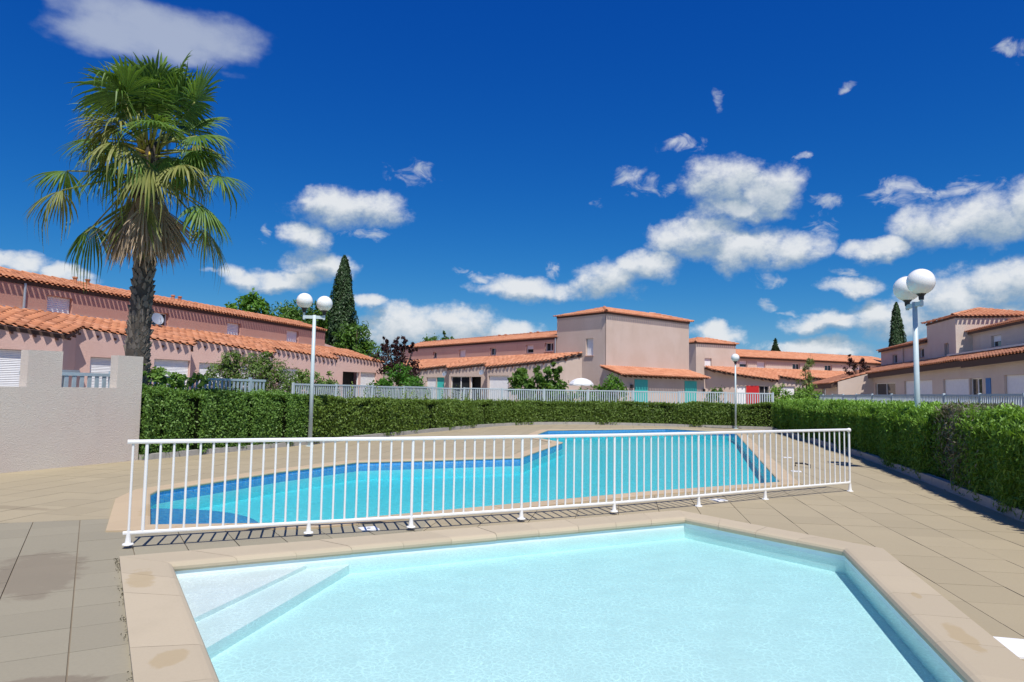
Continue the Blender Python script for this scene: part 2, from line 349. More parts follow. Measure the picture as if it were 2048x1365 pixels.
def fill_with_holes(name, outer, holes, z, mat):
    bm = bmesh.new(); ed = []
    for lp in [outer] + holes:
        vs_ = [bm.verts.new((p[0], p[1], z)) for p in lp]
        ed += [bm.edges.new((vs_[i], vs_[(i + 1) % len(vs_)])) for i in range(len(vs_))]
    bmesh.ops.triangle_fill(bm, use_beauty=True, edges=ed)
    for f in bm.faces:
        if f.normal.z < 0: f.normal_flip()
    me = bpy.data.meshes.new(name); bm.to_mesh(me); bm.free(); me.materials.append(mat)
    return link(bpy.data.objects.new(name, me))
HULL = [(-6.3, 10.8), (-4.6, 6.8), (-.8, 1.3), (2.4, 1.3), (3.2, 4), (4.2, 7.5), (6.2, 13), (10.2, 29.5), (10.4, 32.2), (7.4, 34), (.8, 31), (-4.3, 16.6)]
ground = tag(fill_with_holes('ground', [(-900, -700), (900, -700), (900, 2200), (-900, 2200)], [HULL], -.05, MT['earth']), kind='structure')

def deck_mat(name, col, warm):
    m, nt, b = new_mat(name)
    col = ka(col); warm = ka(warm); r = rand01(nt); n = tex(nt, 1.1, 6, .62); f = tex(nt, 42, 4, .7)
    c = mixrgb(nt, r, tuple(q * .94 for q in col), tuple(q * 1.05 for q in col))
    c = mixrgb(nt, rng_(nt, n, .42, .72, 0, .5), c, warm)
    c = mixrgb(nt, rng_(nt, f, .35, .75, 0, .20), c, tuple(q * .72 for q in col))
    c = mixrgb(nt, mth(nt, 'MULTIPLY', stain(nt, -4.05, 6.15, .34, .85, .54, 4.), .42), c, (.15, .11, .078))
    c = mixrgb(nt, mth(nt, 'MULTIPLY', stain(nt, -2.5, 3.85, .3, .14, .3, 6.), .5), c, (.15, .11, .078))
    c = mixrgb(nt, mth(nt, 'MULTIPLY', stain(nt, -6.6, 9.3, .8, .12, -.2, 3.), .35), c, (.18, .14, .09))
    lk(nt, c, b.inputs['Base Color']); b.inputs['Roughness'].default_value = .82; b.inputs['Specular IOR Level'].default_value = .3
    bump(nt, b, tex(nt, 130, 3, .7), .3, .004); return m
MT['deck'] = deck_mat('beige deck slab', (.312, .262, .172), (.29, .244, .163))
MT['deck_l'] = deck_mat('grey beige deck slab', (.248, .222, .160), (.228, .206, .150))
MT['joint'] = simple('dark slab joint', (.17, .138, .10), 1.)
deck = tag(fill_with_holes('pool_deck', DECK, [KID, MAIN], -.014, MT['joint']), kind='structure')

def clip(poly, n, c):
    out = []
    for i, p in enumerate(poly):
        q = poly[(i + 1) % len(poly)]; a = n[0] * p[0] + n[1] * p[1] - c; b_ = n[0] * q[0] + n[1] * q[1] - c
        if a <= 0: out.append(p)
        if (a < 0 < b_) or (b_ < 0 < a):
            t = a / (a - b_); out.append((p[0] + t * (q[0] - p[0]), p[1] + t * (q[1] - p[1])))
    return out
def area(p): return .5 * sum(p[i][0] * p[(i + 1) % len(p)][1] - p[(i + 1) % len(p)][0] * p[i][1] for i in range(len(p)))
def tris_of(poly):
    T = tessellate_polygon([[Vector((p[0], p[1], 0)) for p in poly]]); out = []
    for t in T:
        q = [poly[i] for i in t]
        out.append(q if area(q) > 0 else q[::-1])
    return out
POOLTRI = tris_of(KID) + tris_of(MAIN)
def subtract(polys, tri):
    res = []
    xs = [p[0] for p in tri]; ys = [p[1] for p in tri]
    for P_ in polys:
        if max(p[0] for p in P_) < min(xs) or min(p[0] for p in P_) > max(xs) or max(p[1] for p in P_) < min(ys) or min(p[1] for p in P_) > max(ys):
            res.append(P_); continue
        rem = P_
        for i in range(3):
            a, b_ = tri[i], tri[(i + 1) % 3]; n = (b_[1] - a[1], -(b_[0] - a[0])); c = n[0] * a[0] + n[1] * a[1]   # outside: n.p > c
            o_ = clip(rem, (-n[0], -n[1]), -c)
            if len(o_) > 2 and area(o_) > 2e-4: res.append(o_)
            rem = clip(rem, n, c)
            if len(rem) < 3 or area(rem) < 1e-6: break
    return res
def inside(poly, x, y):
    r_ = False
    for i in range(len(poly)):
        (x0, y0), (x1, y1) = poly[i], poly[(i + 1) % len(poly)]
        if (y0 > y) != (y1 > y) and x < (x1 - x0) * (y - y0) / (y1 - y0) + x0: r_ = not r_
    return r_
# seam between the greyer slabs on the left of the paddling pool and the beige field
SN = Vector((8.66 - 8.24, -(-4.75 + 5.89))).normalized(); SN = (-SN.x, -SN.y); SC = SN[0] * -5.89 + SN[1] * 8.24   # n.p <= c : near side
tiles = []
def grid(d, o, su, sv, clips, mat, gapu, gapv, stagger=0.):
    d = Vector(d).normalized(); e = Vector((d.y, -d.x))
    for i in range(-60, 60):
        for j in range(-60, 90):
            jo = (i % 2) * stagger
            q = [(i * su + gapu / 2, (j + jo) * sv + gapv / 2), ((i + 1) * su - gapu / 2, (j + jo) * sv + gapv / 2), ((i + 1) * su - gapu / 2, (j + 1 + jo) * sv - gapv / 2), (i * su + gapu / 2, (j + 1 + jo) * sv - gapv / 2)]
            P_ = [(o[0] + a * e.x + b_ * d.x, o[1] + a * e.y + b_ * d.y) for a, b_ in q]
            cx, cy = sum(p[0] for p in P_) / 4, sum(p[1] for p in P_) / 4
            if cy < 1.0 or not (-14 < cx < 14) or cy > 37.5: continue
            if not (inside(DECK, cx, cy) or any(inside(DECK, *p) for p in P_)): continue
            if area(P_) < 0: P_ = P_[::-1]
            ok = True
            for n, c in clips:
                P_ = clip(P_, n, c)
                if len(P_) < 3 or area(P_) < 1e-3: ok = False; break
            if not ok: continue
            polys = [P_]
            for t in POOLTRI: polys = subtract(polys, t)
            if not polys: continue
            tiles.append((math.hypot(cx, cy), polys, mat))
grid((-.513, .858), (-2.38, 3.91), .47, .5, [(SN, SC), ((1, 0), -1.0)], 'deck_l', .009, .005)
nSN = (-SN[0], -SN[1])
grid((.158, .987), (4.33, 10.04), .55, .55, [(nSN, -SC), ((1, 0), -1.0)], 'deck', .008, .004)
grid((.158, .987), (4.33, 10.04), .55, .55, [((-1, 0), 1.0)], 'deck', .008, .004)
tiles.sort(key=lambda t: t[0])
rest = {'deck': MB(), 'deck_l': MB()}
for k, (dist, polys, mat) in enumerate(tiles):
    mb = MB() if k < 300 else rest[mat]; z = rnd.uniform(-.0018, .0012); rr = rnd.random()
    for P_ in polys: mb.prism(P_, -.03, z, rr)
    if k < 300: mb.build('paving_slab', MT[mat], deck)
for mat, mb in rest.items():
    if mb.F: mb.build('paving_field', MT[mat], deck, kind='stuff')

# coping --------------------------------------------------------------
def miter(poly, widths, i, f):
    """corner i of the loop pushed outward; f = fraction of each edge's width (metres when absolute)"""
    n = len(poly); p = Vector(poly[i]); a = Vector(poly[i - 1]); b_ = Vector(poly[(i + 1) % n])
    d1 = (p - a).normalized(); d2 = (b_ - p).normalized(); n1_ = Vector((d1.y, -d1.x)); n2_ = Vector((d2.y, -d2.x))
    w1, w2 = f(widths[i - 1]), f(widths[i])
    cr_ = d1.x * d2.y - d1.y * d2.x
    if abs(cr_) < .05: return p + (n1_ * w1 + n2_ * w2) / 2
    # intersection of the two offset lines
    A_, B_ = p + n1_ * w1, p + n2_ * w2; t = ((B_ - A_).x * d2.y - (B_ - A_).y * d2.x) / cr_
    return A_ + d1 * t
def coping(poly, widths, prof, mat, root, blk):
    """prof: list of (offset, z) seen in section; offset >= 0.999 means the outer edge of that side"""
    n = len(poly)
    cor = [[miter(poly, widths, i, (lambda w, o=o: w if o >= .999 else o)) for o, z in prof] for i in range(n)]
    for i in range(n):
        j = (i + 1) % n; L_ = (Vector(poly[j]) - Vector(poly[i])).length; nb = max(1, round(L_ / blk)); g = .0018 / L_
        for k in range(nb):
            t0, t1 = k / nb + (g if k else 0), (k + 1) / nb - (g if k < nb - 1 else 0)
            dz = rnd.uniform(-.0015, .0015)
            V = []
            for t in (t0, t1):
                for q, (o, z) in enumerate(prof):
                    p = cor[i][q].lerp(cor[j][q], t); V.append((p.x, p.y, z + dz))
            m_ = len(prof); F = [(q, q + 1, m_ + q + 1, m_ + q) for q in range(m_ - 1)] + [(m_ - 1, 0, m_, 2 * m_ - 1), tuple(range(m_))[::-1], tuple(range(m_, 2 * m_))]
            part('coping_block', V, F, mat, root)
def coping_mat(name, col, warm, stains):
    m, nt, b = new_mat(name); col = ka(col); warm = ka(warm); r = rand01(nt); n = tex(nt, 2.2, 6, .62); f = tex(nt, 60, 4, .7)
    c = mixrgb(nt, r, tuple(q * .94 for q in col), tuple(q * 1.06 for q in col)); c = mixrgb(nt, rng_(nt, n, .45, .75, 0, .6), c, warm)
    c = mixrgb(nt, rng_(nt, f, .4, .75, 0, .18), c, tuple(q * .78 for q in col))
    for s_ in stains: c = mixrgb(nt, mth(nt, 'MULTIPLY', stain(nt, *s_), .42), c, (.36, .255, .11))
    lk(nt, c, b.inputs['Base Color']); b.inputs['Roughness'].default_value = .75; bump(nt, b, tex(nt, 80, 3), .25, .004); return m
MT['coping'] = coping_mat('sandstone coping', (.385, .322, .225), (.365, .306, .212), [(-3.0, 5.85, .1, .3, .5, 7.), (-1.96, 4.17, .1, .13, .3, 5.), (3.0, 4.75, .07, .3, -.25, 8.), (3.25, 5.7, .03, .1, -.3, 9.)])
MT['coping_m'] = coping_mat('yellow sandstone coping', (.41, .315, .20), (.385, .295, .19), [(-4.6, 9.2, .15, .5, .4, 6.)])
kid_root = thing('paddling_pool', (0, 5, 0), 'shallow pale blue paddling pool in the foreground with corner steps', 'pool')
main_root = thing('swimming_pool', (1, 17, 0), 'large turquoise swimming pool with blue mosaic waterline behind the white railing', 'pool')
bn = [(.999, -.03), (.999, .03), (.05, .045), (.015, .042), (-.012, .03), (-.026, .008), (-.026, -.016), (-.012, -.036), (.02, -.042), (.04, -.03)]
coping(KID, KID_W, bn, MT['coping'], kid_root, .55)
bn2 = [(.999, -.03), (.999, .018), (.012, .022), (-.014, .012), (-.02, -.004), (-.014, -.022), (.03, -.024)]
coping(MAIN, MAIN_W, bn2, MT['coping_m'], main_root, .5)

# shells and water -----------------------------------------------------
def walls(poly, z0, z1):
    V = []; F = []
    for i in range(len(poly)):
        a, b_ = poly[i], poly[(i + 1) % len(poly)]; k = len(V)
        V += [(a[0], a[1], z1), (b_[0], b_[1], z1), (b_[0], b_[1], z0), (a[0], a[1], z0)]; F.append((k + 3, k + 2, k + 1, k))
    return V, F
MT['liner'] = simple('pale blue pool liner', (.62, .716, .716), .55, var=.02, sc=2)
MT['liner_m'] = simple('turquoise pool liner', (.36, .66, .70), .5, var=.03, sc=1)
m, nt, b = new_mat('blue glass mosaic')
br = nd(nt, 'ShaderNodeTexBrick'); br.offset = 0; br.inputs['Scale'].default_value = 1.; br.inputs['Brick Width'].default_value = .05; br.inputs['Row Height'].default_value = .05
br.inputs['Mortar Size'].default_value = .004; br.inputs['Color1'].default_value = (.04, .22, .60, 1); br.inputs['Color2'].default_value = (.11, .40, .74, 1); br.inputs['Mortar'].default_value = (.3, .42, .5, 1)
sx = nd(nt, 'ShaderNodeSeparateXYZ'); lk(nt, pos(nt), sx.inputs[0]); cb = nd(nt, 'ShaderNodeCombineXYZ')
lk(nt, mth(nt, 'ADD', sx.outputs[0], mth(nt, 'MULTIPLY', sx.outputs[1], .83)), cb.inputs[0]); lk(nt, mth(nt, 'ADD', sx.outputs[2], mth(nt, 'MULTIPLY', sx.outputs[1], .37)), cb.inputs[1])
lk(nt, cb.outputs[0], br.inputs['Vector'])
lk(nt, mixrgb(nt, rng_(nt, tex(nt, 24, 2), .35, .7), br.outputs['Color'], (.06, .30, .68)), b.inputs['Base Color']); b.inputs['Roughness'].default_value = .2; MT['mosaic'] = m
WZ = -.085
KF, MF = -.225, -.40
V, F = walls(KID, KF, -.014); part('pool_wall', V, F, MT['liner'], kid_root)
part('pool_floor', [(p[0], p[1], KF) for p in KID], [tuple(range(len(KID)))], MT['liner'], kid_root)
c0 = Vector(KID[5]); db = (Vector(KID[4]) - c0).normalized(); dl = (Vector(KID[0]) - c0).normalized()
for la, lb, zt in ((1.20, 1.35, WZ - .012), (1.62, 1.95, WZ - .05)):
    mb = MB(); mb.prism([(c0.x, c0.y), tuple(c0 + dl * lb), tuple(c0 + db * la)], KF - .01, zt); mb.build('step', MT['liner'], kid_root)
V, F = walls(MAIN, -.20, -.014); part('mosaic_band', V, F, MT['mosaic'], main_root)
V, F = walls(MAIN, MF, -.20); part('pool_wall', V, F, MT['liner_m'], main_root)
part('pool_floor', [(p[0], p[1], MF) for p in MAIN], [tuple(range(len(MAIN)))], MT['liner_m'], main_root)
cs = Vector((-4.95, 8.55)); mb = MB()
mb.prism([tuple(cs)] + [tuple(cs + Vector((math.cos(a), math.sin(a))) * 1.85) for a in [math.radians(-18 + i * 8) for i in range(20)]], MF - .01, -.17); mb.build('step', MT['mosaic'], main_root)

def water_mat(name, sig, vor, lo, refl, bscale, bstr):
    m, nt, b = new_mat(name); nt.nodes.remove(b); out = nt.nodes['Material Output']
    p = pos(nt); wv = tex(nt, 3.5, 3, .5, p)
    ad = nd(nt, 'ShaderNodeVectorMath', operation='MULTIPLY_ADD'); lk(nt, nd_col(nt, p), ad.inputs[0]); ad.inputs[1].default_value = (.16, .16, 0); lk(nt, p, ad.inputs[2])
    vo = nd(nt, 'ShaderNodeTexVoronoi', feature='DISTANCE_TO_EDGE', voronoi_dimensions='2D'); vo.inputs['Scale'].default_value = vor; lk(nt, ad.outputs[0], vo.inputs['Vector'])
    vo2 = nd(nt, 'ShaderNodeTexVoronoi', feature='DISTANCE_TO_EDGE', voronoi_dimensions='2D'); vo2.inputs['Scale'].default_value = vor * 1.9; lk(nt, ad.outputs[0], vo2.inputs['Vector'])
    a = rng_(nt, vo.outputs['Distance'], .0, .16, 1., 0.); a2 = rng_(nt, vo2.outputs['Distance'], .0, .2, 1., 0.)
    k = mth(nt, 'ADD', mth(nt, 'MULTIPLY', a, .65), mth(nt, 'MULTIPLY', a2, .35)); k = mth(nt, 'MULTIPLY', k, rng_(nt, wv, .3, .65, .35, 1.))
    tr = nd(nt, 'ShaderNodeBsdfTransparent'); lk(nt, mixrgb(nt, k, (lo, lo, lo), (1, 1, 1)), tr.inputs[0])  # caustic light is put into the surface as a web of transparent colour
    gl = nd(nt, 'ShaderNodeBsdfGlossy'); gl.inputs['Roughness'].default_value = .03
    bp = nd(nt, 'ShaderNodeBump'); bp.inputs['Strength'].default_value = bstr; bp.inputs['Distance'].default_value = .02
    lk(nt, tex(nt, bscale, 4, .55, p, .6), bp.inputs['Height']); lk(nt, bp.outputs[0], gl.inputs['Normal'])
    fr = nd(nt, 'ShaderNodeFresnel'); fr.inputs['IOR'].default_value = 1.33; lk(nt, bp.outputs[0], fr.inputs['Normal'])
    mx = nd(nt, 'ShaderNodeMixShader'); lk(nt, mth(nt, 'MULTIPLY', fr.outputs[0], refl), mx.inputs[0]); lk(nt, tr.outputs[0], mx.inputs[1]); lk(nt, gl.outputs[0], mx.inputs[2])
    lk(nt, mx.outputs[0], out.inputs['Surface'])
    va = nd(nt, 'ShaderNodeVolumeAbsorption'); va.inputs['Density'].default_value = max(sig); mxs = max(sig)
    va.inputs['Color'].default_value = (1 - sig[0] / mxs, 1 - sig[1] / mxs, 1 - sig[2] / mxs, 1); lk(nt, va.outputs[0], out.inputs['Volume'])
    return m
def nd_col(nt, p):
    n = nd(nt, 'ShaderNodeTexNoise'); n.inputs['Scale'].default_value = 5; n.inputs['Detail'].default_value = 2; lk(nt, p, n.inputs['Vector']); return n.outputs['Color']
MT['water_k'] = water_mat('paddling pool water', (.56, .02, .008), 18., .80, .45, 14., .35)
MT['water_m'] = water_mat('swimming pool water', (.62, .055, .035), 6., .82, .55, 9., .9)
def water(name, poly, zf, mat, label):
    c = Vector((sum(p[0] for p in poly) / len(poly), sum(p[1] for p in poly) / len(poly)))
    P_ = [tuple(miter(poly, [.015] * len(poly), i, lambda w: w)) for i in range(len(poly))]
    mb = MB(); mb.prism(P_, zf - .03, WZ); o = mb.build(name, mat); tag(o, label, None, None, 'structure'); return o
water('paddling_pool_water', KID, KF, MT['water_k'], 'clear shallow rippled water of the paddling pool')
water('swimming_pool_water', MAIN, MF, MT['water_m'], 'clear turquoise water of the large pool')

# lids in the deck
def lid(c, h, a, label):
    mb = MB(); mb.box((c[0], c[1], .006), (h, h, .006), rotz(a)); o = thing('skimmer_lid', (c[0], c[1], 0), label, 'lid', 'white skimmer lids')
    mb.build('plate', MT['white'], o); mb = MB(); mb.lathe((c[0], c[1], .012), [(0, .003), (.02, .003), (.022, 0)], 12); mb.build('finger_hole', MT['blk'], o)
lid((-1.62, 8.22), .10, .48, 'white square skimmer lid in the paving under the railing, left one')
lid((3.2, 10.86), .10, .5, 'white square skimmer lid in the paving under the railing, right one')
lid((3.38, 4.62), .19, -.25, 'white square skimmer lid beside the right coping of the paddling pool')
lid((6.15, 15.2), .10, -.27, 'small white lid beside the right edge of the swimming pool, nearer one')
lid((7.3, 18.6), .10, -.27, 'small white lid beside the right edge of the swimming pool, farther one')

# ------------------------------------------------------------------ kerbs and hedges
def resample(pts, step):
    pts = [Vector(p) for p in pts]; out = [pts[0]]
    for a, b_ in zip(pts, pts[1:]):
        n = max(1, round((b_ - a).length / step)); out += [a.lerp(b_, (k + 1) / n) for k in range(n)]
    return out
def offset_line(pts, d):
    out = []
    for i, p in enumerate(pts):
        t = (pts[min(i + 1, len(pts) - 1)] - pts[max(i - 1, 0)]).normalized(); out.append(p + Vector((t.y, -t.x)) * d)
    return out
def smooth_line(pts, it=2):
    pts = [Vector(p) for p in pts]
    for _ in range(it):
        q = [pts[0]]
        for a, b_ in zip(pts, pts[1:]): q += [a.lerp(b_, .25), a.lerp(b_, .75)]
        pts = q + [pts[-1]]
    return pts
LEFTK = [(-8.02, 15.43), (-7.42, 16.91), (-5.81, 20.46)]
FARK = [(-5.81, 20.46), (-3.3, 27.19), (-.51, 33.81), (1.8, 36.0), (4.64, 36.7), (9, 35.7), (13.6, 33.4)]
RIGHTK = [(12.33, 33.2), (10.46, 23.84), (9.6, 19.5), (8.35, 14.9), (7.6, 12.23), (6.75, 9.33), (5.7, 5.6), (4.6, 1.6)]
def kerb(line, side, h, label):
    L_ = resample(smooth_line(line), .9); root = tag(link(bpy.data.objects.new('kerb', None)), label, None, None, 'structure'); root.location = (L_[0].x, L_[0].y, 0)
    for a, b_ in zip(L_, L_[1:]):
        d = b_ - a; n = Vector((-d.y, d.x)).normalized() * side; d = d.normalized() * .004
        mb = MB(); p = [a + d, b_ - d, b_ - d + n * .13, a + d + n * .13]
        mb.prism([tuple(q) for q in (p if side > 0 else p[::-1])], -.1, h + rnd.uniform(-.004, .004)); mb.build('kerb_stone', MT['kerb'], root)
kerb(LEFTK, 1, .12, None); kerb(FARK, 1, .13, None); kerb(RIGHTK, 1, .15, None)

def leaf_mesh(name, P, N, size, aspect, mat, parent, up=.0, jit=.9, seed=1, kind=None):
    """P (n,3) leaf centres, N (n,3) rough outward normals; bent two-triangle blades"""
    g = np.random.default_rng(seed); n = len(P)
    nn = N + g.normal(0, jit, (n, 3)); nn /= np.linalg.norm(nn, axis=1)[:, None] + 1e-9
    t = g.normal(0, 1, (n, 3)); t[:, 2] += up; t -= nn * (t * nn).sum(1)[:, None]; t /= np.linalg.norm(t, axis=1)[:, None] + 1e-9
    b_ = np.cross(nn, t); s_ = (size * g.uniform(.65, 1.35, n))[:, None]
    V = np.empty((n, 4, 3)); V[:, 0] = P - t * s_ * .5; V[:, 1] = P + b_ * s_ * aspect * .5 + nn * s_ * .06; V[:, 2] = P + t * s_ * .5 - nn * s_ * .12; V[:, 3] = P - b_ * s_ * aspect * .5 + nn * s_ * .06
    o_ = origin(parent) if parent is not None else Vector((0, 0, 0)); V = V.reshape(-1, 3) - np.array(o_)
    me = bpy.data.meshes.new(name); me.vertices.add(4 * n); me.vertices.foreach_set('co', V.astype(np.float32).ravel())
    me.loops.add(4 * n); me.loops.foreach_set('vertex_index', np.arange(4 * n, dtype=np.int32)); me.polygons.add(n)
    me.polygons.foreach_set('loop_start', np.arange(0, 4 * n, 4, dtype=np.int32)); me.polygons.foreach_set('loop_total', np.full(n, 4, np.int32))
    at = me.attributes.new('rnd', 'FLOAT', 'FACE'); at.data.foreach_set('value', g.random(n).astype(np.float32))
    me.materials.append(mat); me.update(calc_edges=True)
    o = link(bpy.data.objects.new(name, me))
    if parent is not None: o.parent = parent
    if kind: o['kind'] = kind
    return o
def hedge(line, side, hfun, thick, dens, size, aspect, mats, label, up, seed, setback=.13, end_face=True, sub=2):
    L_ = resample(smooth_line(line, sub), .25); n = len(L_); g = np.random.default_rng(seed)
    fr = offset_line(L_, -side * setback); bk = offset_line(L_, -side * (setback + thick))
    root = thing('hedge', (fr[n // 2].x, fr[n // 2].y, 0), label, 'hedge')
    H_ = [hfun(i / (n - 1)) for i in range(n)]
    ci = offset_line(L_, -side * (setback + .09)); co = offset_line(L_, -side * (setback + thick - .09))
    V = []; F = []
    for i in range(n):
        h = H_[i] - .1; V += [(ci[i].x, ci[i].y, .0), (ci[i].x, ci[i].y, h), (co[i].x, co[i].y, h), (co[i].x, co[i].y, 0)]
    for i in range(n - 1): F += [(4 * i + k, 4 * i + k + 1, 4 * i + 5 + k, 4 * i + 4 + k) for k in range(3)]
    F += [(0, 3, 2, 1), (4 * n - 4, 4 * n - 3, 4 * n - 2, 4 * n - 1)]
    part('dark_core', V, F, MT['core'], root)
    P = []; N = []; T = []
    for i in range(n - 1):
        f0, f1, b0, b1 = fr[i], fr[i + 1], bk[i], bk[i + 1]; seg = (f1 - f0).length; h = H_[i]; d = dens(i / (n - 1))
        nrm = (f0 - b0).normalized()
        tt = i / (n - 1)
        bulge = .07 * math.sin(tt * 37 + seed) + .05 * math.sin(tt * 83 + 2) + .03 * math.sin(tt * 190)
        for kind_, ar in (('f', seg * h), ('t', seg * thick), ('b', seg * h * .35)):
            k = int(ar * d * (1 if kind_ != 'b' else .5) + g.random())
            if not k: continue
            a = g.random(k)[:, None]; c = g.random(k)
            F0 = np.array([f0.x, f0.y]); F1 = np.array([f1.x, f1.y]); B0 = np.array([b0.x, b0.y]); B1 = np.array([b1.x, b1.y]); nv_ = np.array([nrm.x, nrm.y])
            if kind_ == 'f':
                xy = F0 + (F1 - F0) * a + nv_ * (g.normal(0, .05, k) + bulge)[:, None]; z = .05 + c * (h - .05); xy = xy - nv_ * (np.maximum(0, z - h + .22) * .5)[:, None]; nm = np.tile([nrm.x, nrm.y, .25], (k, 1))
            elif kind_ == 't':
                q = c[:, None]; xy = F0 + (F1 - F0) * a; xb = B0 + (B1 - B0) * a; xy = xy + (xb - xy) * q; z = h + g.normal(0, .035, k) + .03 * math.sin(tt * 61); nm = np.tile([0, 0, 1.], (k, 1))
            else:
                xy = B0 + (B1 - B0) * a; z = h * (.65 + .35 * c); nm = np.tile([-nrm.x, -nrm.y, .3], (k, 1))
            P.append(np.column_stack([xy, z])); N.append(nm); T.append(np.full(k, tt))
    for (e0, e1, i) in ((fr[0], bk[0], 0), (fr[-1], bk[-1], n - 1)) if end_face else ():
        k = int(thick * H_[i] * dens(i / (n - 1))); a = g.random(k)[:, None]; dn = (L_[0] - L_[1]).normalized() if i == 0 else (L_[-1] - L_[-2]).normalized()
        xy = np.array([e0.x, e0.y]) + (np.array([e1.x, e1.y]) - np.array([e0.x, e0.y])) * a; P.append(np.column_stack([xy, g.random(k) * H_[i]])); N.append(np.tile([dn.x, dn.y, .2], (k, 1))); T.append(np.full(k, i / (n - 1)))
    P = np.concatenate(P); N = np.concatenate(N); T = np.concatenate(T)
    sel = mats(T, P, g)
    for mname, mask_ in sel:
        if mask_.any(): leaf_mesh('foliage', P[mask_], N[mask_], size(T[mask_]), aspect, MT[mname], root, up, seed=seed + 3, kind='stuff')
    return root, fr, bk, H_
one = lambda nm: (lambda T, P, g: [(nm, np.ones(len(P), bool))])
lerp = lambda a, b_, t: a + (b_ - a) * t
hl, fl, bl, _ = hedge(LEFTK, 1, lambda t: lerp(1.5, 1.36, t) + .035 * math.sin(t * 17) + .03 * math.sin(t * 41 + 1), .9, lambda t: 2700, lambda T: np.full(len(T), .066), .5, one('hedge_l'), 'tall glossy green hedge between the grey wall and the double lamp post', .2, 21)
hf, ff, bf, _ = hedge(FARK, 1, lambda t: 1.32 - .25 * min(1, t * 2.2) + .14 * max(0, t - .55) * 2 + .03 * math.sin(t * 47) + .025 * math.sin(t * 113 + 2), .8, lambda t: 1500, lambda T: np.full(len(T), .09), .5, one('hedge_f'), 'low clipped olive green hedge curving behind the swimming pool', .2, 33, end_face=False)
def rmats(T, P, g):
    d = np.exp(-((T - .655) / .028) ** 2) * .8 * np.clip((P[:, 2] - .1) / .6 + .35, 0, 1)
    dd = g.random(len(P)) < d; return [('hedge_dead', dd), ('hedge_r', ~dd)]
hr, frr, brr, Hr = hedge(RIGHTK, 1, lambda t: lerp(1.33, 1.40, t) + .04 * math.sin(t * 40) + .03 * math.sin(t * 97 + 1), 1.0, lambda t: lerp(1000, 3600, t), lambda T: .125 - .055 * T, .24, rmats, 'bright green feathery hedge along the right side of the deck', 1.6, 44)
def sprigs(root, line_f, line_b, hs_, count, length, mat, seed, t0=0., t1=1., wid=.05, skip=None, slim=3.):
    g = np.random.default_rng(seed); P = []; n = len(line_f); V = []; F = []
    for _ in range(count):
        i = int((t0 + g.random() * (t1 - t0)) * (n - 2)); q = g.random()
        if skip and abs(i / (n - 1) - skip[0]) < skip[1]: continue
        p = line_f[i].lerp(line_b[i], q); h = hs_(i / (n - 1)) - .08; L0 = length * g.uniform(.4, 1.2)
        lean = Vector((g.normal(0, .22), g.normal(0, .22), 1)).normalized(); base = Vector((p.x, p.y, h))
        for k in range(7):
            c = base + lean * L0 * (k / 7); a = g.random() * 6.28; d = Vector((math.cos(a), math.sin(a), 1.1)).normalized(); sd_ = d.cross(Vector((0, 0, 1))).normalized() * wid * .5; ll = wid * slim * (1 - k / 10)
            b0 = len(V); V += [tuple(c - sd_ * .3), tuple(c + d * ll * .5 - sd_), tuple(c + d * ll), tuple(c + d * ll * .5 + sd_)]; F.append((b0, b0 + 1, b0 + 2, b0 + 3))
    part('shoots', V, F, MT[mat], root, rn=list(g.random(len(F))), kind='stuff')
sprigs(hr, frr, brr, lambda t: 1.32, 1300, .30, 'hedge_tip', 5, 0, 1, .03, (.655, .03), 5.)
sprigs(hr, frr, brr, lambda t: 1.32, 1500, .28, 'hedge_r', 25, 0, 1, .03, (.655, .03), 5.)
sprigs(hr, frr, offset_line(frr, .12), lambda t: 1.15, 700, .28, 'hedge_r', 15, 0, 1, .03, (.655, .03), 5.)
sprigs(hr, frr, brr, lambda t: 1.25, 160, .34, 'hedge_dead', 35, .63, .685, .03, None, 5.)
sprigs(hf, ff, bf, lambda t: 1.12, 260, .30, 'grass_tuft', 6, .12, .75, .045)
sprigs(hf, ff, bf, lambda t: 1.2, 60, .75, 'grass_tuft', 8, .08, .42, .05)
sprigs(hl, fl, bl, lambda t: 1.40, 420, .26, 'hedge_l', 7, 0, 1, .045)
sprigs(hf, ff, bf, lambda t: 1.13, 1100, .2, 'hedge_f', 17, 0, 1, .045)

# ------------------------------------------------------------------ left garden wall
wa = thing('garden_wall', (-9.0, 13.3, 0), 'rough grey pink rendered wall with two raised piers at the left edge', 'wall')
wd = Vector((-8.12 + 9.23, 15.43 - 12.82)).normalized(); wn_ = Vector((-wd.y, wd.x))
p0 = Vector((-9.23, 12.82)); s_of = lambda x, y: (Vector((x, y)) - p0).dot(wd)
prof = [(-8.2, 1.57), (s_of(-9.09, 13.16), 1.57), (s_of(-9.09, 13.16), 2.26), (s_of(-8.83, 13.77), 2.27), (s_of(-8.83, 13.77), 1.57), (s_of(-8.36, 14.87), 1.57), (s_of(-8.36, 14.87), 2.26), (s_of(-8.12, 15.43), 2.26)]
poly = [(-8.2, -.1)] + prof + [(prof[-1][0], -.1)]
poly = poly[::-1]
def extr(poly, a, d, n, t0, t1):
    V = [(*(a + d * s + n * t0), z) for s, z in poly] + [(*(a + d * s + n * t1), z) for s, z in poly]; k = len(poly)
    return V, [tuple(range(k))[::-1], tuple(range(k, 2 * k))] + [(i, (i + 1) % k, k + (i + 1) % k, k + i) for i in range(k)]
V, F = extr(poly, p0, wd, wn_, 0, .22); part('wall', V, F, MT['wall_grey'], wa)

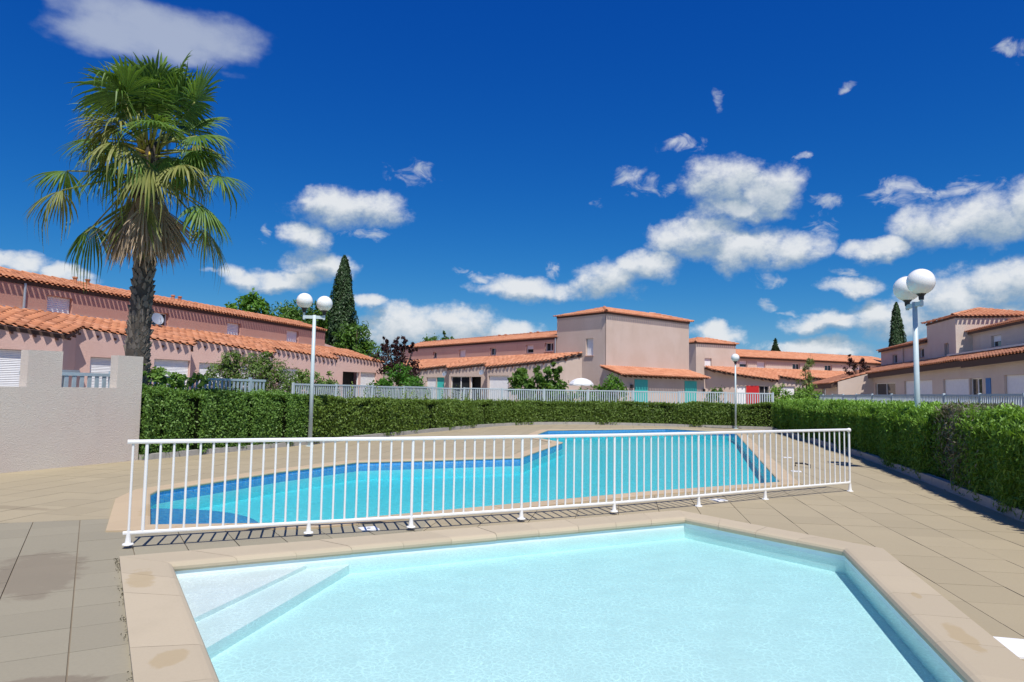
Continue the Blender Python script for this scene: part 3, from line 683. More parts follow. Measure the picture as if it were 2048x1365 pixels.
# slat fence behind the low stretch of the wall, another behind the tall hedge
def slat_fence(a, b_, z0, z1, sp, w, mat, label, rail=.03, name='slat_fence', posts=(), group=None):
    a = Vector(a); b_ = Vector(b_); L_ = (b_ - a).length; d = (b_ - a) / L_; M = basis(d)
    root = thing(name, (a.x, a.y, 0), label, 'fence', group)
    mid = (a + b_) / 2
    for z, nm in ((z1 - rail, 'top_rail'), (z0 + .12, 'bottom_rail')):
        mb = MB(); mb.box((mid.x, mid.y, z), (L_ / 2, .022, rail), M); mb.build(nm, mat, root)
    mb = MB(); mb.box((0, 0, (z0 + z1) / 2 - .02), (w / 2, .012, (z1 - z0) / 2 - .05)); me = mesh_of('slat', mb.V, mb.F, mat)
    n = int(L_ / sp)
    for k in range(n):
        p = a + d * (k + .5) * L_ / n; o = link(bpy.data.objects.new('slat', me)); o.parent = root; o.location = (p.x - a.x, p.y - a.y, 0); o.rotation_euler.z = math.atan2(d.y, d.x)
    for s in posts:
        p = a + d * s; mb = MB(); mb.box((p.x, p.y, (z0 + z1) / 2 + .02), (.035, .035, (z1 - z0) / 2 + .03), M); mb.build('post', mat, root)
    return root
def wpt(s, off): q = p0 + wd * s + wn_ * off; return (q.x, q.y)
slat_fence(wpt(.7, .75), wpt(2.75, .75), .35, 1.88, .17, .085, MT['fence_g'], 'grey blue slat fence seen through the gap between the two wall piers', .035, posts=(.1, 1.95))
slat_fence((-9.0, 16.9), (-7.15, 20.4), .3, 1.86, .13, .06, MT['fence_g'], 'grey blue slat fence behind the tall left hedge by the palm', .03, posts=(1.2, 3.4))
tb = thing('grey_ledge', (-9.62, 14.75, 0), 'small grey raised table behind the slat fence at the left wall', 'ledge')
mb = MB(); mb.box((-9.62, 14.75, 1.90), (.38, .25, .03), basis(wd)); mb.build('ledge_top', MT['zinc'], tb)  # grey top of a box-like unit, built on table legs
for sx_ in (-1, 1):
    for sy_ in (-1, 1):
        q = Vector((-9.62, 14.75)) + wd * .33 * sx_ + wn_ * .2 * sy_; mb = MB(); mb.tube([(q.x, q.y, -.05), (q.x, q.y, 1.87)], .02, 6); mb.build('leg', MT['zinc'], tb)

# ------------------------------------------------------------------ white railing between the pools
rr_ = thing('pool_railing', (-3.78, 7.08, 0), 'white metal pool railing with thin vertical bars across the foreground', 'railing')
FEET = [(-3.78, 7.08), (-2.19, 7.78), (-1.13, 8.20), (.15, 8.84), (1.40, 9.49), (2.74, 10.28), (3.99, 11.07), (5.84, 12.16)]
NSP = [14, 9, 11, 11, 12, 11, 16]
pz = lambda P_, z: (P_.x, P_.y, z)
FV = [Vector(p) for p in FEET]
RT = 1.07
ext0 = FV[0] - (FV[1] - FV[0]).normalized() * .05
line = [ext0] + FV[1:]
def ribbon(line, hw, z0, z1):
    V = []; F = []; L2 = offset_line(line, hw); L3 = offset_line(line, -hw)
    for a, b_ in zip(L2, L3): V += [(a.x, a.y, z0), (a.x, a.y, z1), (b_.x, b_.y, z1), (b_.x, b_.y, z0)]
    n = len(line)
    for i in range(n - 1): F += [(4 * i + k, 4 * i + (k + 1) % 4, 4 * i + 4 + (k + 1) % 4, 4 * i + 4 + k) for k in range(4)]
    F += [(3, 2, 1, 0), (4 * n - 4, 4 * n - 3, 4 * n - 2, 4 * n - 1)]; return V, F
def rail_tube(line, z, hw, hh):
    V = []; F = []; n = len(line); K = 10; nr = offset_line(line, 1.)
    for i, p in enumerate(line):
        d = nr[i] - p
        for k in range(K):
            a = 2 * math.pi * k / K; c, s = math.cos(a), math.sin(a); c = math.copysign(abs(c) ** .6, c); s = math.copysign(abs(s) ** .6, s)
            q = p + d * hw * c; V.append((q.x, q.y, z + hh * s))
    for i in range(n - 1): F += [(i * K + k, i * K + (k + 1) % K, (i + 1) * K + (k + 1) % K, (i + 1) * K + k) for k in range(K)]
    F += [tuple(range(K))[::-1], tuple((n - 1) * K + k for k in range(K))]; return V, F
V, F = rail_tube(line, RT - .021, .026, .021); part('top_rail', V, F, MT['rail'], rr_)
V, F = rail_tube(line, .15, .017, .017); part('bottom_rail', V, F, MT['rail'], rr_)
def cyl_mesh(name, r_, z0, z1, mat, n=8):
    mb = MB(); mb.tube([(0, 0, z0), (0, 0, z1)], r_, n); return mesh_of(name, mb.V, mb.F, mat, False)
bar_me = cyl_mesh('bar', .0118, .16, RT - .03, MT['rail']); post_me = cyl_mesh('post', .0165, .16, RT - .03, MT['rail'], 10)
mb = MB(); mb.lathe((0, 0, 0), [(0, .010), (.05, .010), (.053, .0)], 14); mb.lathe((0, 0, .010), [(.030, 0), (.023, .06), (.019, .127)], 10); foot_me = mesh_of('foot', mb.V, mb.F, MT['rail'])
def inst(name, me, parent, p, z=0., rot=0.):
    o = link(bpy.data.objects.new(name, me)); o.parent = parent; o_ = origin(parent); o.location = (p.x - o_.x, p.y - o_.y, z - o_.z); o.rotation_euler.z = rot; return o
for i, n in enumerate(NSP):
    for k in range(n):
        p = FV[i].lerp(FV[i + 1], k / n)
        ispost = (k == 0 and i > 0) or (i == 0 and k == 1)
        inst('post' if ispost else 'bar', post_me if ispost else bar_me, rr_, p)
    inst('foot', foot_me, rr_, FV[i], .036 if i < 5 else 0.)
inst('post', post_me, rr_, FV[-1]); inst('foot', foot_me, rr_, FV[-1])
mb = MB(); mb.lathe((FV[-1].x, FV[-1].y, RT - .055), [(0, 0), (.034, 0), (.036, .03), (.03, .055), (0, .065)], 12); mb.build('end_cap', MT['rail'], rr_, True)

# ------------------------------------------------------------------ lamp posts
def globe_prof(R_): return [(R_ * math.sin(a), -R_ * math.cos(a)) for a in [math.pi * (i / 18) for i in range(0, 19)]]
def lamp(base, h, globes, R_, label, r0=.06):
    root = thing('lamp_post', (base[0], base[1], 0), label, 'lamp post', 'globe lamp posts around the pools')
    mb = MB(); mb.tube([(base[0], base[1], -.05), (base[0], base[1], h)], [r0, r0 * .8], 14); mb.build('pole', MT['lamp_paint'], root, True)
    mb = MB(); mb.lathe((base[0], base[1], 0), [(0, .02), (.11, .02), (.115, 0)], 16); mb.build('base_plate', MT['lamp_paint'], root)
    if len(globes) > 1:
        a, c = Vector(globes[0][:2]), Vector(globes[1][:2]); d = (c - a); mid = (a + c) / 2
        mb = MB(); mb.box((mid.x, mid.y, h - .06), (d.length / 2 + .03, .03, .045), basis(d)); mb.build('arm', MT['lamp_paint'], root)
    for (gx, gy, gz) in globes:
        if len(globes) > 1:
            mb = MB(); mb.tube([(gx, gy, h - .13), (gx, gy, gz - R_ - .10)], .034, 10); mb.build('arm_socket', MT['lamp_paint'], root)
        g = None
        mb = MB(); mb.lathe((gx, gy, gz), globe_prof(R_), 28); g = mb.build('globe', MT['globe'], root, True)
        mb = MB(); mb.lathe((gx, gy, gz - R_ - .11), [(0, 0), (.05, 0), (.055, .08), (.10, .13), (.11, .16), (0, .16)], 16); mb.build('globe_collar', MT['blk'], g)
lamp((-5.66, 19.92), 3.72, [(-5.94, 19.86, 4.12), (-5.40, 19.98, 4.06)], .225, 'double globe lamp post standing before the left hedge')
lamp((11.03, 34.5), 3.16, [(11.03, 34.5, 3.48)], .20, 'single globe lamp post on the far edge of the pool deck', .045)
lamp((8.68, 15.0), 3.68, [(8.66, 14.72, 4.08), (8.735, 15.38, 4.03)], .275, 'double globe lamp post rising from the right hedge')
cb_ = thing('cable', (10.6, 34.6, 0), 'black cable lying on the deck beside the single lamp post', 'cable')
mb = MB(); mb.tube([(9.7, 35.35, .14), (9.75, 35.2, .02), (10.0, 34.9, .012), (10.5, 34.65, .012), (11.0, 34.5, .02), (11.35, 34.55, .012)], .012, 6); mb.build('cord', MT['blk'], cb_)
# low bent ladder anchors by the pool's right rim
for (x, y, lab) in ((6.62, 16.4, 'low black anchor on the paving by the right pool rim, nearest'), (10.4, 23.0, 'low black anchor on the paving at the foot of the right kerb')):
    an = thing('rail_anchor', (x, y, 0), lab, 'anchor', 'low metal anchors'); mb = MB(); mb.tube([(x, y, 0), (x, y, .07), (x + .1, y - .25, .085), (x + .16, y - .42, .07), (x + .16, y - .42, 0)], .018, 8); mb.build('bar', MT['blk'], an)

# ------------------------------------------------------------------ fence behind the hedges
def picket_fence(name, pts, h, label, sp=.115, post_every=2.4, w=.055, gap_after=()):
    L_ = smooth_line(pts, 2); root = thing(name, (L_[0].x, L_[0].y, 0), label, 'fence')
    cum = [0.]
    for a, b_ in zip(L_, L_[1:]): cum.append(cum[-1] + (b_ - a).length)
    def at(s):
        for i in range(len(L_) - 1):
            if s <= cum[i + 1] or i == len(L_) - 2:
                t = (s - cum[i]) / (cum[i + 1] - cum[i]); return L_[i].lerp(L_[i + 1], t), (L_[i + 1] - L_[i]).normalized()
    T_ = cum[-1]; n = int(T_ / post_every)
    for k in range(n):
        s0, s1 = k * T_ / n, (k + 1) * T_ / n; pl = [at(s0 + (s1 - s0) * q / 3)[0] for q in range(4)]
        dz = .012 * math.sin(k * 2.7)
        for z, nm in ((h - .03 + dz, 'top_rail'), (.18, 'bottom_rail')):
            V, F = ribbon(pl, .02, z - .03, z + .03); part(nm, V, F, MT['fence'], root)
        m_ = int((s1 - s0) / sp)
        for j in range(m_):
            p, d = at(s0 + (j + .5) * (s1 - s0) / m_); inst('picket', pk_me(h), root, p, 0, math.atan2(d.y, d.x))
    for k in range(n + 1):
        p, d = at(min(T_, k * T_ / n)); inst('post', pp_me(h), root, p, 0, math.atan2(d.y, d.x))
_pk = {}
def pk_me(h):
    if ('p', h) not in _pk:
        mb = MB(); mb.box((0, 0, h / 2 + .03), (.026, .010, h / 2 - .08)); _pk[('p', h)] = mesh_of('picket', mb.V, mb.F, MT['fence'])
    return _pk[('p', h)]
def pp_me(h):
    if ('q', h) not in _pk:
        mb = MB(); mb.box((0, 0, h / 2), (.035, .035, h / 2 + .03)); _pk[('q', h)] = mesh_of('post', mb.V, mb.F, MT['fence'])
    return _pk[('q', h)]
picket_fence('picket_fence', [(-7.55, 24.3), (-5.4, 30.0), (-3.2, 35.3), (.2, 38.2), (5.0, 39.4), (10, 39.0), (14.4, 38.6)], 1.80, 'pale blue grey picket fence behind the curved low hedge', .125)
picket_fence('picket_fence', [(18.2, 43), (15.7, 33), (14.2, 26), (12.6, 18.2), (11.2, 12.0)], 1.75, 'pale blue grey picket fence behind the bright right hedge', .125)

# ------------------------------------------------------------------ houses
class Frame:
    def __init__(s, A, B):
        s.A = Vector(A); d = Vector(B) - s.A; s.U = d.normalized(); s.N = Vector((s.U.y, -s.U.x))
        if s.N.dot(-s.A) < 0: s.N = -s.N
    def __call__(s, u, w, z=0.):
        p = s.A + s.U * u + s.N * w; return Vector((p.x, p.y, z))
_cov = {}
def cover_geo(r, L):
    k = (round(r, 3), round(L, 3))
    if k not in _cov:
        V = []
        for y, rr, lift in ((0, r, .022), (L, r * .84, 0.), (0, r - .017, .010)):
            V += [(-rr * math.cos(math.pi * i / 6), y, rr * .82 * math.sin(math.pi * i / 6) + lift) for i in range(7)]
        F = [(i, i + 1, 8 + i, 7 + i) for i in range(6)] + [(14 + i, 15 + i, i + 1, i) for i in range(6)]
        _cov[k] = (V, F)
    return _cov[k]
class TileSet:
    """collects canal tiles; the nearest ones become objects, the rest one joined part"""
    def __init__(s): s.items = []
    def add(s, p, U, Sd, r, L): s.items.append((p, U, Sd, r, L))
    def build(s, parent, mat, single=0):
        s.items.sort(key=lambda t: t[0].length); me = {}; g = random.Random(3)
        mb = MB(); o_ = origin(parent)
        for k, (p, U, Sd, r, L) in enumerate(s.items):
            Nn = U.cross(Sd).normalized()
            if Nn.z < 0: Nn = -Nn; U = -U
            M = Matrix((U, Sd, Nn)).transposed(); V, F = cover_geo(r, L)
            jit = Matrix.Rotation(g.uniform(-.03, .03), 3, 'Z'); M = M @ jit; pp = p + Nn * g.uniform(-.004, .006)
            if k < single:
                if (r, L) not in me: me[(r, L)] = mesh_of('roof_tile', V, F, mat, True)
                o = link(bpy.data.objects.new('roof_tile', me[(r, L)])); o.parent = parent
                T = M.to_4x4(); T.translation = pp - o_; o.matrix_local = T
            else:
                mb.add([M @ Vector(v) + pp for v in V], F, g.random())
        if mb.F: mb.build('tile_field', mat, parent, True, kind='stuff')
def slope_roof(fr, root, tiles_, u0, u1, we, z_at, S_slope, sp, row, wtop, mat, oh_ch=.10, soffit=.035, chan=True, umap=None):
    """tiles on a plane falling outward. we(u): outer edge, z_at(w): height, wtop(u): upper edge"""
    cosf = 1 / math.sqrt(1 + S_slope ** 2); U3 = Vector((fr.U.x, fr.U.y, 0)); Sd = Vector((-fr.N.x, -fr.N.y, S_slope)).normalized()
    n = max(1, round((u1 - u0) / sp)); sp = (u1 - u0) / n; cV = []; cF = []; sV = []; sF = []
    rh = row * cosf
    for i in range(n):
        u = u0 + (i + .5) * sp; w = we(u); wt = wtop(u)
        k = max(1, math.ceil((w - wt) / rh))
        for j in range(k):
            ww = w - j * rh
            L = min(row * 1.18, (ww - wt) / cosf + .02)
            if L < .12: continue
            L = row * 1.18 if L > row else round(L * 10) / 10 + .02
            tiles_.add(fr(u, ww, z_at(ww)), U3, Sd, sp * .35, L)
    for i in range(n + 1):      # channel tiles between the covers
        u = min(u1 - .01, max(u0 + .01, u0 + i * sp)); w = we(u) - oh_ch; b0 = len(cV)
        for ww in (w, min(wtop(u), w - .1)):
            for q in range(5):
                x = (q / 4 - .5) * sp * .96; d = -.06 * math.sin(math.pi * q / 4) + .02
                cV.append(fr(u + x, ww, z_at(ww) + d))
        cF += [(b0 + q, b0 + q + 1, b0 + 6 + q, b0 + 5 + q) for q in range(4)]
    part('channel_tiles', cV, cF, mat, root, True, [rnd.random() for _ in cF], kind='stuff')
    return sp
def soffit(fr, root, chain, z_at, back, drop=.075, thick=.045, short=.13):
    """boarding under the eave following chain of (u, w)"""
    mb = MB()
    for (ua, wa_), (ub, wb) in zip(chain, chain[1:]):
        if abs(ub - ua) < .02: continue
        q = []
        for u, w in ((ua, wa_ - short), (ub, wb - short), (ub, back), (ua, back)):
            q.append((u, w))
        V = [fr(u, w, z_at(w) - drop) for u, w in q] + [fr(u, w, z_at(w) - drop - thick) for u, w in q]
        mb.add(V, [(0, 1, 2, 3), (7, 6, 5, 4), (0, 4, 5, 1), (1, 5, 6, 2), (2, 6, 7, 3), (3, 7, 4, 0)])
    return mb.build('eave_boarding', MT['soffit'], root)
def wall(a, b_, z0, za, zb, ops, mat, root, rev=.16, nm='wall'):
    """a, b_: xy of the wall's foot, front seen from the camera; ops: (s0, s1, zlo, zhi)"""
    a = Vector((a[0], a[1])); b_ = Vector((b_[0], b_[1])); L_ = (b_ - a).length; d = (b_ - a) / L_; n = Vector((d.y, -d.x))
    if n.dot(-a) < 0: n = -n
    xs = sorted({0., L_, *[q for o in ops for q in o[:2]]}); zs = sorted({z0, *[q for o in ops for q in o[2:4]]}); zs = [z for z in zs if z >= z0]
    V = []; F = []
    top = lambda s: za + (zb - za) * s / L_
    P = lambda s, z, dp=0.: (*(a + d * s - n * dp), z)
    def quad(p):
        k = len(V); V.extend(p); F.append((k, k + 1, k + 2, k + 3))
    for x0, x1 in zip(xs, xs[1:]):
        for k, z_ in enumerate(zs):
            zt = zs[k + 1] if k + 1 < len(zs) else None
            mz = (z_ + (zt if zt else top(x0))) / 2; mx = (x0 + x1) / 2
            if any(o[0] < mx < o[1] and o[2] < mz < o[3] for o in ops): continue
            if zt is None: quad([P(x0, z_), P(x1, z_), P(x1, top(x1)), P(x0, top(x0))])
            else: quad([P(x0, z_), P(x1, z_), P(x1, zt), P(x0, zt)])
    for (s0, s1, zl, zh) in [o[:4] for o in ops]:
        quad([P(s0, zl), P(s0, zh), P(s0, zh, rev), P(s0, zl, rev)]); quad([P(s1, zl), P(s1, zh), P(s1, zh, rev), P(s1, zl, rev)])
        quad([P(s0, zh), P(s1, zh), P(s1, zh, rev), P(s0, zh, rev)]); quad([P(s0, zl), P(s1, zl), P(s1, zl, rev), P(s0, zl, rev)])
    o = part(nm, V, F, mat, root)
    return o, P
def slats(P, s0, s1, zl, zh, dp, step=.05, amp=.012):
    mb = MB(); n = max(2, int((zh - zl) / step)); V = []; F = []
    for k in range(n):
        za, zb = zl + (zh - zl) * k / n, zl + (zh - zl) * (k + 1) / n
        b0 = len(V); V += [P(s0, za, dp), P(s1, za, dp), P(s1, (za + zb) / 2, dp - amp), P(s0, (za + zb) / 2, dp - amp), P(s1, zb, dp), P(s0, zb, dp)]
        F += [(b0, b0 + 1, b0 + 2, b0 + 3), (b0 + 3, b0 + 2, b0 + 4, b0 + 5)]
    mb.add(V, F); return mb
def pbox(P, s0, s1, z0, z1, d0, d1):
    mb = MB(); V = [P(s, z, d) for s in (s0, s1) for d in (d0, d1) for z in (z0, z1)]
    mb.add(V, [(0, 1, 3, 2), (4, 6, 7, 5), (0, 4, 5, 1), (2, 3, 7, 6), (0, 2, 6, 4), (1, 5, 7, 3)]); return mb
def fill(P, root, o, kind, sill=False, rev=.16, step=.055):
    """what sits in an opening: window > pane / shutter / sill"""
    s0, s1, zl, zh = o[:4]; w = s1 - s0; h = zh - zl
    t = .045
    if kind in ('shut', 'half', 'glass', 'glass2', 'curtain'):
        mb = MB()
        for q in ((s0, s1, zh - t, zh), (s0, s1, zl, zl + t), (s0, s0 + t, zl, zh), (s1 - t, s1, zl, zh)):
            bx = pbox(P, q[0], q[1], q[2], q[3], rev - .05, rev); mb.add(bx.V, bx.F)
        if kind in ('glass2', 'curtain'):
            bx = pbox(P, (s0 + s1) / 2 - .035, (s0 + s1) / 2 + .035, zl, zh, rev - .055, rev); mb.add(bx.V, bx.F)
        win = mb.build('window', MT['white'], root)
        if kind == 'shut': slats(P, s0 + .02, s1 - .02, zl + .01, zh - .01, rev - .06, step).build('roller_shutter', MT['shutter_w'], win)
        if kind == 'half':
            slats(P, s0 + .02, s1 - .02, zl + h * .48, zh - .01, rev - .06, step).build('roller_shutter', MT['shutter_w'], win)
        if kind in ('half', 'glass', 'glass2', 'curtain'):
            if kind == 'glass' and w > .6:
                pbox(P, s0 + w * .55, s0 + w * .55 + .04, zl, zh, rev - .052, rev).build('mullion', MT['white'], win)
            pbox(P, s0 + t, s1 - t, zl + t, zh - t, rev - .02, rev - .012).build('pane', MT['glass'] if kind != 'curtain' else MT['glass'], win)
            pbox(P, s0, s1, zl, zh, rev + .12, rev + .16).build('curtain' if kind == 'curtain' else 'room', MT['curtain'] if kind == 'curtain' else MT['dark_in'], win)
    elif kind == 'dark':
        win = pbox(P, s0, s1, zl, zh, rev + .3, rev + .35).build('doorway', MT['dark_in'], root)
        pbox(P, s0, s0 + .06, zl, zh, rev - .05, rev + .02).build('door_frame', MT['white'], win); pbox(P, s1 - .06, s1, zl, zh, rev - .05, rev + .02).build('door_frame', MT['white'], win)
    else:
        mb = MB(); nb = max(3, int(w / .13))
        for k in range(nb):
            bx = pbox(P, s0 + w * k / nb + .004, s0 + w * (k + 1) / nb - .004, zl, zh, -.03 if kind.endswith('p') else rev - .06, .01 if kind.endswith('p') else rev); mb.add(bx.V, bx.F)
        win = mb.build('wooden_shutter', MT[kind[:9]], root)
    if sill: pbox(P, s0 - .06, s1 + .06, zl - .05, zl - .002, -.07, .12).build('sill', MT['salmon_mid'], win)
    return win
def chimney_pots(fr, root, us, w, z, h=.30, r=.075):
    for u in us:
        p = fr(u, w, z); mb = MB(); mb.lathe((p.x, p.y, p.z - .1), [(r, 0), (r, h), (r * 1.35, h + .02), (r * 1.35, h + .07), (0, h + .09)], 10); mb.build('vent_pot', MT['tile_far'], root)
def closed_box(fr, root, u0, u1, w0, w1, z0, z1, mat, nm='wall'):
    mb = MB(); V = [fr(u, w, z) for u in (u0, u1) for w in (w0, w1) for z in (z0, z1)]
    mb.add(V, [(0, 1, 3, 2), (4, 6, 7, 5), (0, 4, 5, 1), (2, 3, 7, 6), (0, 2, 6, 4), (1, 5, 7, 3)]); return mb.build(nm, mat, root)
def interp(chain):
    def f(u):
        for (a, wa_), (b_, wb) in zip(chain, chain[1:]):
            if u <= b_: return wa_ + (wb - wa_) * max(0., (u - a)) / (b_ - a) if b_ > a else wb
        return chain[-1][1]
    return f
def upper_storey(fr, root, u0, u1, w0, zg, he, wins, mat, tile_m, sp=.22, oh=.32, rise_d=1.9, body=5., slope=.27, single=0, step=.07, tail=True):
    """upper wall with windows, eave, tiled slope up to a ridge, plain back"""
    o, P = wall(fr(u0, w0).xy, fr(u1, w0).xy, -.1, he, he, [(a - u0, b_ - u0, zl, zh) for a, b_, zl, zh, k in wins], mat, root, .2)
    for a, b_, zl, zh, k in wins: fill(P, root, (a - u0, b_ - u0, zl, zh), k, True, .2, step)
    z_at = lambda w: he + .10 - slope * (w - w0)
    roof = tag(link(bpy.data.objects.new('roof', None))) ; roof.parent = root
    ts = TileSet(); ch = [(u0 - .05, w0 + oh), (u1 + .05, w0 + oh)]
    slope_roof(fr, roof, ts, u0 - .05, u1 + .05, lambda u: w0 + oh, z_at, slope, sp, .38, lambda u: w0 - rise_d, tile_m, .11)
    ts.build(roof, tile_m, single); soffit(fr, roof, ch, z_at, w0 - .05, drop=.05, thick=.15, short=min(.16, oh - .015))
    zr = z_at(w0 - rise_d); L_ = u1 - u0
    # ridge tiles
    U3 = Vector((fr.U.x, fr.U.y, 0)); rt = TileSet()
    for k in range(int(L_ / .42)): rt.add(fr(u0 + k * .42, w0 - rise_d, zr + .02), Vector((fr.N.x, fr.N.y, 0)), U3, .11, .48)
    rt.build(roof, tile_m, 0)
    q = [fr(u0, w0 - rise_d, zr), fr(u1, w0 - rise_d, zr), fr(u1, w0 - body, zr - slope * (body - rise_d)), fr(u0, w0 - body, zr - slope * (body - rise_d))]
    part('back_slope', q, [(0, 1, 2, 3)], tile_m, roof)
    # ends and back
    V = []; F = []
    for u in (u0, u1):
        k = len(V); V += [fr(u, w0, -.1), fr(u, w0, he), fr(u, w0 - rise_d, zr - .06), fr(u, w0 - body, zr - slope * (body - rise_d) - .06), fr(u, w0 - body, -.1)]; F.append(tuple(range(k, k + 5)))
    k = len(V); V += [fr(u0, w0 - body, -.1), fr(u1, w0 - body, -.1), fr(u1, w0 - body, zr - slope * (body - rise_d) - .06), fr(u0, w0 - body, zr - slope * (body - rise_d) - .06)]; F.append((k, k + 1, k + 2, k + 3))
    part('end_walls', V, F, mat, root); return z_at, zr
def lower_storey(fr, root, tips, walls_, hg, slope, ops, mat, tile_m, sp, row, single, raft=.6, wbase=0., sthick=.13):
    z_at = lambda w: hg - slope * w
    roof = link(bpy.data.objects.new('lower_roof', None)); roof.parent = root
    ts = TileSet(); we = interp(tips)
    slope_roof(fr, roof, ts, tips[0][0], tips[-1][0], we, z_at, slope, sp, row, lambda u: wbase - .05, tile_m, .13)
    ts.build(roof, tile_m, single); soffit(fr, roof, tips, z_at, wbase, thick=sthick, short=.15)
    for i, ((ua, wa_), (ub, wb)) in enumerate(zip(walls_, walls_[1:])):
        oo = ops.get(i, [])
        _, P = wall(fr(ua, wa_).xy, fr(ub, wb).xy, -.1, z_at(wa_) - .05, z_at(wb) - .05, [o[:4] for o in oo], mat, root, .18)
        for o in oo: fill(P, root, o, o[4], False, .18)
    # rafter ends
    if raft:
        u = tips[0][0] + .2; U3 = fr.U; wfun = interp(walls_)
        while u < tips[-1][0]:
            w1 = we(u) - .11; w0 = max(wbase, wfun(u) - .12)
            if w1 > w0 + .02:
                mid = (w0 + w1) / 2; V = []
                for w in (w0, w1):
                    for du in (-.045, .045):
                        for dz in (-.20, -.28): V.append(fr(u + du, w, z_at(w) + dz))
                mb = MB(); mb.add(V, [(0, 1, 3, 2), (4, 6, 7, 5), (0, 4, 5, 1), (2, 3, 7, 6), (0, 2, 6, 4), (1, 5, 7, 3)]); mb.build('rafter_end', MT['rafter'], roof)
            u += raft
    return z_at

# --- left row -----------------------------------------------------------
LF = Frame((-17.61, 23.93), (-11.76, 44.34))
lroot = thing('terraced_houses', (-14.5, 26, 0), 'salmon pink terraced houses with stepped tile roofs behind the palm on the left', 'houses')
upper_storey(LF, lroot, -6, 21.0, 0, 4.25, 5.26, [(1.75, 2.81, 4.30, 4.92, 'shut'), (6.71, 7.75, 4.30, 4.90, 'glass'), (11.72, 12.77, 4.30, 4.93, 'shut'), (16.87, 18.09, 4.33, 5.0, 'shut')], MT['salmon'], MT['tile'], .22, .165, 1.6)
chimney_pots(LF, lroot, (4.1, 4.7, 9.5, 9.95), -1.4, 5.75)
ltips = [(-8, .75), (-.08, 3.22), (1.5, 2.0), (5.9, 3.13), (7.0, 1.98), (11.2, 3.25), (12.7, 1.96), (17.45, 3.13), (18.65, 1.68), (23.9, 2.85)]
lwalls = [(-8, .58), (-.16, 3.03), (1.40, 1.85), (5.81, 2.96), (6.9, 1.82), (11.11, 3.07), (12.58, 1.80), (17.35, 2.96), (18.53, 1.53), (23.8, 2.70), (23.82, -2.)]
lower_storey(LF, lroot, ltips, lwalls, 4.25, .3, {0: [(5.85, 7.41, -.1, 2.7, 'shut')], 2: [(.53, 1.7, -.1, 2.65, 'shut'), (2.97, 4.54, -.1, 2.7, 'shut')], 4: [(.6, 2.12, -.1, 2.7, 'shut'), (2.7, 3.8, -.1, 2.7, 'shut')], 6: [(.8, 2.2, -.1, 2.7, 'shut')], 8: [(1.58, 3.12, -.1, 2.72, 'dark'), (3.21, 4.75, -.1, 2.74, 'shut')]}, MT['pink_low'], MT['tile'], .31, .40, 300, .62)
mid = LF((-6 + 21) / 2, .035, 4.27); mb = MB(); mb.box(mid, (13.5, .03, .05), basis(LF.U)); mb.build('zinc_flashing', MT['zinc'], lroot)
p = LF(.8, .07); mb = MB(); mb.tube([(p.x, p.y, 4.2), (p.x, p.y, 5.2)], .045, 8); mb.build('downpipe', MT['zinc'], lroot)
def dish(fr, u, w, z, r, label, name='satellite_dish'):
    c = fr(u, w, z); root = thing(name, fr(u, w - .25, z), label, 'satellite dish'); ax = Vector((fr.N.x * .8 + .1, fr.N.y * .8 - .35, .35)).normalized(); a = ax.orthogonal().normalized(); b_ = ax.cross(a)
    mb = MB(); V = [c]; F = []
    for i, rr in enumerate((.5, 1.)):
        V += [c + (a * math.cos(k * math.pi / 9) + b_ * math.sin(k * math.pi / 9)) * r * rr + ax * (.18 * r * rr * rr) for k in range(18)]
    F = [(0, 1 + k, 1 + (k + 1) % 18) for k in range(18)] + [(1 + k, 19 + k, 19 + (k + 1) % 18, 1 + (k + 1) % 18) for k in range(18)]
    mb.add(V, F); mb.build('reflector', MT['zinc'] if r < .3 else MT['shutter_w'], root, True)
    mb = MB(); mb.tube([fr(u, w - .3, z - .15), c - ax * .05], .02, 6); mb.build('bracket', MT['zinc'], root)
    mb = MB(); mb.tube([c - b_ * r * .9, c + ax * r * .8], .012, 6); mb.build('feed_arm', MT['zinc'], root)
dish(LF, 6.75, .3, 4.55, .27, 'white satellite dish on the upper wall right of the palm trunk')

# --- middle row with the square tower ------------------------------------
MF_ = Frame((-8.54, 62.09), (4.75, 46.31))
mroot = thing('terraced_houses', (-1.0, 51.0, 0), 'pink row house with a square tower and turquoise shutters in the centre', 'houses')
upper_storey(MF_, mroot, -2.5, 18.1, 0, 4.3, 5.42, [(2.76, 3.37, 4.42, 4.95, 'glass'), (6.55, 7.45, 4.42, 5.0, 'shut'), (10.63, 11.38, 4.44, 5.0, 'glass'), (14.84, 15.66, 4.46, 5.05, 'half'), (16.87, 17.69, 4.52, 5.12, 'glass')], MT['salmon_mid'], MT['tile_far'], .23, .17, 2.1)
chimney_pots(MF_, mroot, (9.4, 10.2, 13.2, 14.0, 17.1, 17.7), -1.9, 5.95)
mtips = [(-2, 2.7), (1.3, 2.0), (2.6, 2.9), (4.2, 2.3), (5.1, 3.22), (8.1, 2.32), (9.3, 3.09), (12.8, 2.04), (14.0, 3.12), (19.15, 1.72), (20.6, .08)]
mwalls = [(-2, 2.5), (1.36, 1.81), (2.65, 2.71), (4.25, 2.11), (5.15, 3.03), (8.15, 2.14), (9.38, 2.90), (12.88, 1.86), (14.1, 2.94), (19.05, 1.57), (20.53, 0.)]
lower_storey(MF_, mroot, mtips, mwalls, 4.3, .3, {4: [(.94, 1.95, -.1, 2.7, 'shut'), (1.97, 2.76, -.1, 2.7, 'shutter_t')], 6: [(.15, 1.94, -.1, 2.74, 'curtain'), (1.97, 2.98, -.1, 2.72, 'dark')], 8: [(.12, 1.85, -.1, 2.76, 'shut')]}, MT['pink_mid'], MT['tile_far'], .30, .42, 0, .6)
